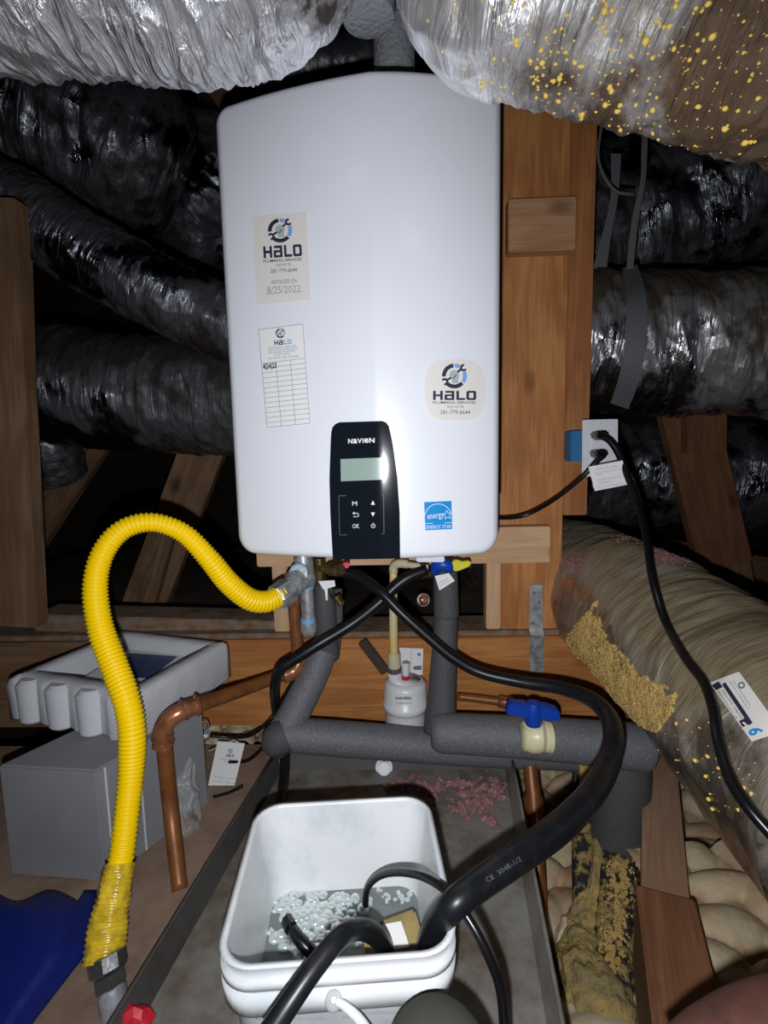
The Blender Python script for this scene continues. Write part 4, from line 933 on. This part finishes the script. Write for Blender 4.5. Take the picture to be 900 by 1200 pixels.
text([('DOMESTIC HOT', 514, 679, 527, 681), ('WATER SUPPLY', 514, 682.5, 527, 684)], on_plane(.965), M['ink_grey'], t2, .0012, rot=math.radians(-28), pivot=(521, 682))
# distant round lamp-like cap
rc = thing('round_cap', 'round metal-rimmed cap glinting in the dark under the heater', 'cap')
lathe_path('rim', [(496, 703, 1.32, 8.5), (496, 703, 1.29, 8.5), (496, 703, 1.285, 7.6), (496, 703, 1.29, 6.2), (496, 703, 1.31, 6)], M['steel'], rc)
lathe_path('centre', [(496, 703, 1.31, 6), (496, 703, 1.30, 5), (495, 703, 1.295, 2)], M['copper_bright'], rc)
# blue ball valve on the level pipe
bl = thing('ball_valve', 'cream ball valve with blue lever on the level insulated pipe', 'valve')
lathe_path('body', [(611, 862, .905, 13), (614, 862, .905, 17), (616, 862, .905, 17.5), (622, 863, .90, 18.5), (632, 863, .90, 18.5), (637, 863, .905, 16), (638, 863, .905, 17.5), (645, 864, .905, 17.5), (646, 864, .905, 14)], M['valve_body'], bl)
lathe_path('stem', [(625, 862, .90, 12), (625, 848, .90, 12.5), (625, 846, .90, 10), (625, 840, .90, 8)], M['valve_body'], bl)
lathe_path('lever_hub', [(625, 849, .895, 9), (625, 846, .895, 10), (625, 828, .895, 9), (625, 823, .895, 7.5), (625, 821.5, .895, 4)], M['blue_plastic'], bl)
for pg in ([(595, 829), (600, 825.5), (618, 826), (622, 830), (622, 842), (614, 841), (594, 838)], [(630, 829), (640, 828.5), (655, 833), (657, 838), (656, 845), (634, 845), (630, 842)]):
    pbox('lever', [P(x, y, .885) for x, y in pg], (0, .022, 0), M['blue_plastic'], bl, .002)
# wooden stick lying against the beam
a, b_ = P(424, 752, 1.10), P(452, 789, 1.10)
tag(board('wood_stick', a, b_, .022, .012, M['dusty_wood']), 'dark dirty wooden stick leaning on the beam beside the cream pipe', 'stick')
bpy.data.objects['wood_stick'].data.materials[0] = M['dark_wood']
# black hoses
h1 = tube('drain_hose', [(500, 668, .99, 6), (480, 676, .985, 7), (464, 687, .98, 7), (441, 709, .97, 6.8), (411, 732, .96, 6.8), (373, 755, .94, 6.8), (343, 774, .93, 6.8), (328, 785, .93, 6.8), (322, 805, .955, 6), (324, 834, 1.02, 5.5), (333, 870, 1.03, 6), (334, 895, 1.0, 6), (332, 920, .95, 6), (328, 945, .885, 6.2), (318, 985, .80, 6.5)], M['hose_black'], n=150, seg=16)
tag(h1, 'black hose crossing left under the heater and down behind the insulated elbow', 'hose')
h2 = tube('drain_hose', [(390, 668, 1.0, 5.5), (420, 676, .985, 5.8), (445, 693, .955, 6), (470, 718, .94, 6.2), (500, 745, .93, 6.4), (530, 770, .92, 6.5), (563, 788, .91, 6.6), (610, 799, .89, 7), (655, 806, .86, 7.8), (690, 818, .82, 9), (712, 838, .77, 10.5), (719, 866, .71, 12), (711, 900, .66, 13.5), (690, 935, .59, 15.2), (655, 970, .535, 16.8), (610, 1003, .49, 17), (565, 1034, .458, 16.8), (530, 1062, .437, 16.2), (508, 1088, .455, 14.5), (497, 1120, .48, 12)], M['hose_black'], n=260, seg=28)
tag(h2, 'thick black hose sweeping right and down into the white bucket', 'hose')
fmh = on_bvh(BVHTree.FromPolygons([v.co.copy() for v in h2.data.vertices], [tuple(p.vertices) for p in h2.data.polygons]))
text([('CE  304E-1/2 ', 566, 1016, 614, 1022)], lambda x, y, o_: fmh(x, y, o_) or P(x, y, .5), M['rubber_dark'], h2, .0005, rot=math.radians(-33))
tag(tube('water_hose', [(497, 1120, .575, 11), (456, 1125, .50, 10), (448, 1106, .465, 11), (436, 1093, .44, 11.5), (418, 1089, .415, 11), (397, 1100, .392, 11.6), (370, 1132, .372, 12.2), (343, 1170, .355, 13), (315, 1212, .34, 14)][1:], M['hose_black'], n=110, seg=26), 'short thick black hose looping over the front rim of the bucket', 'hose')
tag(tube('cable', [(428, 1100, .58, 4), (428, 1073, .57, 4), (431, 1040, .565, 4), (452, 1023.5, .54, 4.4), (489, 1025, .495, 4.6), (524, 1045, .452, 5), (551, 1080, .43, 5.5), (573, 1122, .415, 5.8), (587, 1162, .41, 6), (592, 1215, .41, 6)], M['cable_black'], n=110, seg=14), 'thin black cord looping out of the bucket to the right', 'cord')
tag(tube('cable', [(570, 606, 1.12, 2.2), (597, 607, 1.06, 2.2), (620, 602, 1.04, 2.3), (650, 585, 1.05, 2.4), (680, 561, 1.05, 2.6), (697, 543, 1.045, 3.2), (706, 534, 1.045, 4)], M['cable_black'], n=50, seg=12), 'thin black cord from the lower socket to the heater', 'cord')
def over(x, y, Y, r):
    p = fm8(x, y, 0)
    return (x, y, min(Y, p.y - rw(r, p) * 2.2) if p is not None else Y, r)
pc = tube('cable', [over(*q_) for q_ in [(706, 511, 1.04, 4), (716, 518, 1.03, 4), (726, 534, 1.02, 4.2), (737, 562, 1.0, 4), (748, 592, .97, 3.6), (757, 630, .92, 4), (765, 680, .86, 4.6), (780, 728, .82, 5), (803, 770, .74, 5.6), (824, 798, .68, 6), (836, 830, .63, 6.4), (842, 868, .59, 6.7), (855, 910, .56, 7), (876, 945, .53, 7.3), (915, 990, .50, 7.5)]], M['cable_black'], n=140, seg=14)
tag(pc, 'long black cord draped down over the golden duct', 'cord')
tag(tube('thin_cable', [(378, 750, 1.06, 1.8), (352, 785, 1.07, 1.8), (330, 820, 1.06, 1.8), (315, 845, 1.04, 1.8), (293, 862, 1.03, 1.8), (268, 864, 1.03, 1.8), (246, 862, 1.02, 1.8)], M['cable_black'], n=50, seg=8), 'thin black cable curling along the beam left of the elbow', 'cable')
tag(tube('thin_cable', [(268, 893, 1.0, 1.8), (288, 892, 1.02, 1.8), (300, 884, 1.04, 1.8), (312, 872, 1.06, 1.8)], M['cable_black'], n=20, seg=8), 'short thin black cable end beside the hanging white tag', 'cable')
tag(tube('thin_cable', [(250, 934, .93, 1.7), (268, 929, .935, 1.7), (284, 921.5, .94, 2)], M['cable_black'], n=12, seg=8), 'straight short black cable end lying over the white tag', 'cable')
# power outlet
ot = thing('power_outlet', 'white duplex outlet with two black plugs on the reddish upright', 'outlet')
pbox('junction_box', [P(669, 505, 1.10), P(700, 504, 1.10), P(700, 540, 1.10), P(669, 541, 1.10)], (0, .045, 0), M['box_blue'], ot, .002)
fo_ = on_plane(1.085)
pbox('cover_plate', [P(683, 492, 1.09), P(724.5, 491, 1.09), P(724, 560, 1.09), P(682.5, 558, 1.09)], (0, .006, 0), M['plate'], ot, .0015)
pbox('receptacle', [P(694.5, 505, 1.086), P(717, 504, 1.086), P(716.5, 548, 1.086), P(694, 548, 1.086)], (0, .006, 0), M['plate'], ot, .0008)
for (x, y) in ((707, 510), (706, 532)):
    pg = [(x - 8, y - 4.5), (x - 3, y - 5.5), (x + 6, y - 5), (x + 8, y - 2), (x + 7, y + 3), (x + 1, y + 6), (x - 5, y + 5), (x - 8, y + 1)]
    pbox('plug', [P(a, b2, 1.05) for a, b2 in pg], (0, .036, 0), M['cable_black'], ot, .003)
for x, y in ((704, 496), (684.5, 538)): lathe_path('screw', [(x, y, 1.089, 1.2), (x, y, 1.087, 1.2), (x, y, 1.0865, .6)], M['steel'], ot, seg=10)
ct = patch('cord_tag', quad_rows((689.5, 547), (729.5, 539.5), (697, 575.5), (737.5, 567.5)), lambda x, y, o_: P(x, y, 1.02 - o_ + (x - 690) * -.0003), M['paper'], None, t=.0008); tag(ct, 'white printed warning tag wrapped on the black cord by the outlet', 'tag')
rt = math.radians(-9.5)
text([('WARNING - RISK OF SHOCK', 698, 547, 724, 549), ('DO NOT REMOVE THIS TAG', 697, 551, 728, 553), ('CAUTION', 698, 555.5, 706, 557.5), ('TEST BEFORE EACH USE', 699, 559.5, 728, 561.5), ('ADVERTENCIA', 702, 564, 716, 566), ('NO QUITE ESTA ETIQUETA', 700, 568, 730, 570)], lambda x, y, o_: P(x, y, 1.02 - o_ + (x - 690) * -.0003), M['ink_pencil'], ct, .0013, rot=rt, pivot=None)

# ================================================================== BOXES ON THE LEFT
bx = thing('carton', 'grey carton standing on the deck behind the copper pipe', 'box')
zB = CAMZ - .4875
Ab, Bb, Cb = Vector((G(4, 892, zB).x, G(4, 897, zB).y, 0)), Vector((G(112, 903, zB).x, G(112, 903, zB).y, 0)), None
e = G(245, 942, 0); Cb = Vector((e.x, e.y, 0)); Db = Ab + (Cb - Bb)
pbox('body', [Ab, Bb, Cb, Db], (0, 0, zB), M['carton'], bx, .003)
for t in (.06, .34):
    a = Bb.lerp(Cb, t); n_ = (Cb - Bb).normalized().cross(Vector((0, 0, 1)))
    pbox('flap_edge', [a + n_ * .0012 + Vector((0, 0, .003)), a + n_ * .0012 + (Cb - Bb).normalized() * .003 + Vector((0, 0, .003)), a + n_ * .0012 + (Cb - Bb).normalized() * .003 + Vector((0, 0, zB - .003)), a + n_ * .0012 + Vector((0, 0, zB - .003))], n_ * -.002, M['epe'], bx, 0)
# EPE foam tray
ft = thing('packing_foam', 'white packing foam tray resting on the grey carton', 'packing foam')
FR, BR, FL = G(163, 872, zB), G(277, 797, zB), G(20, 842, zB)
ux = (FR - FL).normalized(); uy = (BR - FR); uy = (uy - ux * uy.dot(ux)); Ly = uy.length; uy.normalize(); Lx = (FR - FL).length
hF = .086
def tl3(u, v, z): return FL + ux * u + uy * v + Vector((0, 0, z - 0))
def tray_loop(ins_, z, sc=0.0, nn=24):
    o = []
    for i in range(nn * 4):
        s_ = i // nn; t = (i % nn) / nn
        if s_ == 0: u, v, nx, ny = t * Lx, 0, 0, -1
        elif s_ == 1: u, v, nx, ny = Lx, t * Ly, 1, 0
        elif s_ == 2: u, v, nx, ny = Lx * (1 - t), Ly, 0, 1
        else: u, v, nx, ny = 0, Ly * (1 - t), -1, 0
        d = -ins_
        if s_ == 0 and sc: d += sc * (-abs(math.sin(t * math.pi * 3.6)) ** .6) + sc
        uu, vv = min(max(u, ins_ if s_ != 3 else 0) + nx * d, Lx + .02), v + ny * d
        if s_ in (0, 2): uu = min(max(u, ins_), Lx - ins_)
        if s_ in (1, 3): vv = min(max(v, ins_), Ly - ins_)
        o.append(tl3(uu, vv, z))
    return o
loops = [tray_loop(0.004, .001, .012), tray_loop(0.0, .006, .012), tray_loop(0.0, hF * .8, .012), tray_loop(0.002, hF * .94, .010), tray_loop(.008, hF, .004), tray_loop(.030, hF, 0), tray_loop(.036, hF * .9, 0), tray_loop(.040, hF * .45, 0), tray_loop(.045, hF * .42, 0)]
loft('tray', loops, M['epe'], ft)
for i in range(3):   # rounded ribs of the front
    u = Lx * (.14 + .25 * i); c0 = tl3(u, -.002, .006)
    lathe_path('rib', [(*tl3(u, .006, .002), .020), (*tl3(u, .006, .006), .024), (*tl3(u, .006, hF * .85), .026), (*tl3(u, .008, hF * .97), .018)], M['epe'], ft, world=True)
bk = thing('manual', 'booklet with blue cover lying in the packing foam tray', 'booklet')
bq = [G(92, 800, zB + .056), G(180, 801, zB + .056), G(217, 770, zB + .056), G(150, 764, zB + .056)]
pbox('pages', bq, (0, 0, .004), M['paper'], bk, 0)
bq2 = [G(140, 794, zB + .0605), G(176, 795, zB + .0605), G(208, 769.5, zB + .0605), G(152, 765.5, zB + .0605)]
pbox('cover', bq2, (0, 0, .0008), M['booklet'], bk, 0)
# white tag, bag, metal coil beside box
tgw = lambda x, y, o_=0: P(x, y, 1.04 - (y - 868) * .00125 - o_)
wt = patch('hanging_tag', quad_rows((255, 868.5), (287, 871), (241, 934), (270.5, 938.5)), tgw, M['paper'], None, t=.0008); tag(wt, 'white record tag wired beside the grey carton', 'tag')
halo_logo(tgw, wt, 270, 880, 2.6, 265, 884, 274.5, 887, .0012, math.radians(3))
text([('LICENSED PLUMBING REPAIR', 258, 889, 278, 890.6), ('SERVICE RECORD', 262, 892, 275, 893.5)], tgw, M['ink_grey'], wt, .0012, rot=math.radians(4))
poly2d(line(250, 910, 277, 913, .35) + line(249, 915, 276, 918, .35) + line(248, 920, 275, 923, .35) + line(247, 925, 273, 928, .35) + line(259, 911, 253, 933, .3) + line(268, 912, 262, 935, .3), tgw, 'table_rules', M['ink_grey'], wt, .0012)
tag(tube('tie_wire', [(245, 880, 1.0, .8), (258, 874, 1.04, .8), (272, 868, 1.05, .8), (280, 870, 1.05, .8)], M['cpvc'], n=20, seg=6), 'thin tie wire holding the white record tag', 'wire')
bg = thing('plastic_bag', 'clear crumpled plastic bag against the grey carton', 'bag')
nf = (Cb - Bb).normalized().cross(Vector((0, 0, 1)))
def bagdisp(s, a, r0): return r0 * .45 * noise.noise(Vector((s * 35, math.cos(a) * 2, math.sin(a) * 2)))
tube('film', [(222, 878, .90, 2), (220, 900, .885, 9), (214, 925, .87, 15), (215, 950, .86, 20), (218, 972, .86, 17), (218, 980, .86, 6)], M['bag'], bg, n=70, seg=48, disp=bagdisp)
pts = [(P(random.gauss(222, 7), random.gauss(958, 6), .875), rw(random.uniform(2, 4.5), P(220, 950, .875))) for _ in range(14)]
blobs('fittings', pts, M['cable_black'], bg, jit=.4)
pts = [(P(random.gauss(205, 6), random.gauss(956, 6), .87), rw(random.uniform(2, 4), P(220, 950, .875))) for _ in range(14)]
blobs('red_fittings', pts, M['red_plastic'], bg, jit=.4)
ck = thing('wire_coil', 'small shiny metal coil at the upper right of the grey carton', 'coil')
for k in range(3):
    c = P(238 - k * 1.5, 856 + k * 2, .96 - k * .004); rr = rw(11 - k * 2, c)
    tube('ring', [(*(c + Vector((math.cos(a) * rr * .45, math.cos(a) * .01, math.sin(a) * rr))), .0014) for a in [i * math.pi / 8 for i in range(17)]], M['steel'], ck, n=40, seg=8, world=True)
lathe_path('button', [(229, 861, .94, 3), (229, 861, .935, 3), (229, 861, .933, 1)], M['steel'], ck)
# blue tarp
def tarp():
    V, Fc = [], []; nr, nc = 40, 40
    for i in range(nr):
        y = 1046 + (1290 - 1046) * i / (nr - 1)
        xr = np.interp(y, [1046, 1050, 1065, 1080, 1117, 1150, 1193, 1290], [113, 113, 111, 109, 100, 74, 40, -30])
        for j in range(nc):
            x = -170 + (xr + 170) * j / (nc - 1)
            yy = y + (14 * max(0, 1 - (i / 3)) * (.5 + .5 * math.sin(x * .08)) if x < 92 else 0)
            z = .035 + .008 * noise.noise(Vector((x * .012, yy * .012, 0))) + .0012 * noise.noise(Vector((x * .05, yy * .05, 3)))
            z *= min(1, .25 + i / 5) * min(1, .2 + (nc - 1 - j) / 6); V.append(G(x, yy, z))
    for i in range(nr - 1):
        for j in range(nc - 1): a = i * nc + j; Fc.append((a, a + 1, a + nc + 1, a + nc))
    o = mk('tarp', V, Fc, M['tarp']); md = o.modifiers.new('s', 'SOLIDIFY'); md.thickness = .004; md.offset = -1
    return tag(o, 'deep blue fabric sheet bunched at the lower left corner', 'tarp')
tarp()
rd = ico(G(158, 1196, .02), .020, (1, .8, .9), 2, .18)
tag(mk('red_cap', rd[0], rd[1], M['red_plastic'], smooth=False), 'small crumpled red object at the bottom beside the hose end', 'cap')

# ================================================================== BUCKET
bu = thing('bucket', 'white square plastic bucket standing in the drain pan', 'bucket')
zR = .23
fl, fr, bl_, br_ = G(262, 1098, zR), G(531, 1092, zR), G(291, 965, zR), G(511, 962, zR)
yf, ybk = G(400, 1133, zR).y, G(400, 934, zR).y
cx0 = (fl.x + fr.x + bl_.x + br_.x) / 4; cy0 = (yf + ybk) / 2; hx = ((fr.x - fl.x) + (br_.x - bl_.x)) / 4 + .003; hy = (ybk - yf) / 2
yaw = math.atan2(-((bl_.x + br_.x) / 2 - (fl.x + fr.x) / 2), (bl_.y - fl.y))
def bl_loop(dx, z, r=.034):
    o = []
    for x, y in rrect(0, 0, hx + dx, hy + dx, r, 8):
        o.append(Vector((cx0 + x * math.cos(yaw) - y * math.sin(yaw), cy0 + x * math.sin(yaw) + y * math.cos(yaw), z)))
    return o
prof = [(-.026, PANZ + .002, .03), (-.024, PANZ + .006, .03), (-.012, zR - .055, .032), (-.011, zR - .052, .033), (-.004, zR - .050, .034), (-.003, zR - .030, .034), (-.006, zR - .029, .034), (-.006, zR - .024, .034), (-.003, zR - .023, .034), (-.003, zR - .015, .034), (-.006, zR - .014, .034), (-.005, zR - .003, .034), (-.003, zR, .034), (-.009, zR, .03), (-.0095, zR - .004, .03), (-.022, zR - .10, .027), (-.032, PANZ + .006, .02)]
loft('shell', [bl_loop(dx, z, r) for dx, z, r in prof], M['bucket'], bu)
shell_bvh = BVHTree.FromPolygons([v.co.copy() for v in bpy.data.objects['shell'].data.vertices], [tuple(p.vertices) for p in bpy.data.objects['shell'].data.polygons])
fmk = on_bvh(shell_bvh)
text([('KEEP OUT OF REACH OF CHILDREN', 300, 1192, 380, 1195.5), ('WARNING', 400, 1190, 418, 1194), ('DO NOT REUSE CONTAINER FOR FOOD', 425, 1185, 470, 1189)], lambda x, y, o_: fmk(x, y, o_) or P(x, y, .45), M['bucket_ink'], bpy.data.objects['shell'], .0008)
kp = fmk(391, 1172, .001) or P(391, 1172, .45)
lathe_path('handle_boss', [(391, 1172, kp.y + .004, 11), (391, 1172, kp.y - .004, 10), (391, 1172, kp.y - .006, 6), (391, 1172, kp.y - .009, 3)], M['bucket'], bu)
tube('bail', [(391, 1172, kp.y - .006, 4), (405, 1180, kp.y - .008, 5), (425, 1200, kp.y - .012, 6), (450, 1240, kp.y - .02, 6)], M['bucket'], bu, n=20, seg=12)
ZW = .118
wl = bl_loop(-.0205, ZW, .026)
wtr = loft('dirty_water', [[v - Vector((0, 0, .02)) for v in wl], wl], M['water'], None, smooth=False); tag(wtr, 'murky water pooled inside the white bucket', 'water')
pts = []
for _ in range(240):
    x = random.gauss(368, 32); y = random.uniform(1047, 1122); p = G(x, y, ZW)
    u = ((x - 375) / 62) ** 2 + ((y - 1080) / 44) ** 2
    if u > 1: continue
    pts.append((p, random.choice([.003, .0045, .0055, .007, .008]) * random.uniform(.8, 1.1)))
for _ in range(26): pts.append((G(random.gauss(462, 14), random.gauss(1050, 5), ZW), random.uniform(.002, .004)))
bb = blobs('bubbles', pts, M['bubble'], None, sub=2, jit=0, flat=.8); tag(bb, 'cluster of clear foam bubbles floating on the bucket water', 'bubbles')
tb = thing('tan_packet', 'tan rectangular packet with white label half sunk in the bucket', 'packet')
zP = .165
tbq = [G(424, 1085, zP), G(486, 1062, zP), G(499, 1108, zP - .01), G(430, 1126, zP - .01)]
pbox('body', tbq, (0, 0, -.045), M['tan_block'], tb, .003)
pbox('label', [G(448, 1084, zP + .0006), G(470, 1080, zP + .0006), G(480, 1110, zP - .006), G(452, 1114, zP - .006)], (0, 0, .0008), M['paper_dirty'], tb, 0)
dv = thing('hose_end', 'black hose end with fitting lying among the bubbles', 'hose end')
tube('stub', [G(338, 1082, ZW + .012).to_tuple() + (.006,), G(350, 1100, ZW + .010).to_tuple() + (.007,), G(366, 1118, ZW).to_tuple() + (.008,)], M['cable_black'], dv, n=20, seg=14, world=True)
lathe_path('fitting', [(*G(336, 1078, ZW + .013), .007), (*G(341, 1088, ZW + .013), .008)], M['cable_black'], dv, world=True, seg=8)
# things at the very bottom
kn = G(512, 1185, .0)
sv = []
def toe():
    c = P(512, 1225, .36); R2 = rw(64, c); L = []
    for i in range(14):
        a = i / 13 * math.pi / 2
        L.append([Vector((c.x + R2 * math.cos(a) * math.cos(t) * 1.0, c.y - .02 + R2 * (1.15) * math.cos(a) * math.sin(t), c.z + R2 * .92 * math.sin(a) - .0)) for t in [2 * math.pi * k / 36 for k in range(36)]])
    L = [[v - Vector((0, 0, .02)) for v in [Vector((q.x, q.y, q.z)) for q in L[0]]], *L]
    low = [[Vector((v.x, v.y - .0 , z)) for v in L[0]] for z in (.004, .03)]
    o = loft('boot', low + L, M['olive_cloth'], None); return tag(o, 'rounded dark olive boot tip in front of the bucket, at bottom edge', 'boot')
toe()
ps_ = thing('person', 'person, only a ruddy bare knee showing at the bottom right corner', 'person')
tube('knee', [(800, 1272, .33, 46), (860, 1250, .33, 60), (930, 1238, .33, 72), (1050, 1232, .33, 80)], M['skin'], ps_, n=40, seg=36)

GR = {'duct': 'foil ducts around the heater', 'stud': 'upright framing boards', 'brace': 'diagonal roof braces', 'joist': 'floor joists', 'insulated pipe': 'foam-insulated pipes',
      'pipe': 'copper and drain pipes', 'hose': 'black hoses', 'cable': 'thin black cables', 'cord': 'black power cords', 'strap': 'straps hung by the right ducts', 'beam': 'boards on edge under the studs', 'valve': 'valves under the heater', 'tag': 'white paper tags', 'foam': 'foam crusts around the pipes'}
for o in SC.objects:
    c_ = o.get('category')
    if c_ in GR and 'group' not in o and o.name.split('.')[0] not in ('gas_hose', 'nail_strap', 'condensate_pipe'): o['group'] = GR[c_]
# ------------------------------------------------------------------ put origins at the base of each thing
bpy.context.view_layer.update()
I4 = Matrix.Identity(4)
for o in list(SC.objects):
    if o.parent or o.type in ('CAMERA', 'LIGHT'): continue
    if o.type == 'EMPTY':
        pts = [c.matrix_world @ Vector(v) for c in o.children_recursive if c.type == 'MESH' for v in c.bound_box]
        c0 = Vector(((min(p.x for p in pts) + max(p.x for p in pts)) / 2, (min(p.y for p in pts) + max(p.y for p in pts)) / 2, min(p.z for p in pts)))
        o.location = c0
        for c in o.children: c.matrix_parent_inverse = Matrix.Translation(-c0)
    elif o.type == 'MESH' and o.matrix_world == I4:
        pts = [Vector(v) for v in o.bound_box]
        c0 = Vector(((min(p.x for p in pts) + max(p.x for p in pts)) / 2, (min(p.y for p in pts) + max(p.y for p in pts)) / 2, min(p.z for p in pts)))
        o.data.transform(Matrix.Translation(-c0)); o.location = c0
        for c in o.children: c.matrix_parent_inverse = Matrix.Translation(-c0)
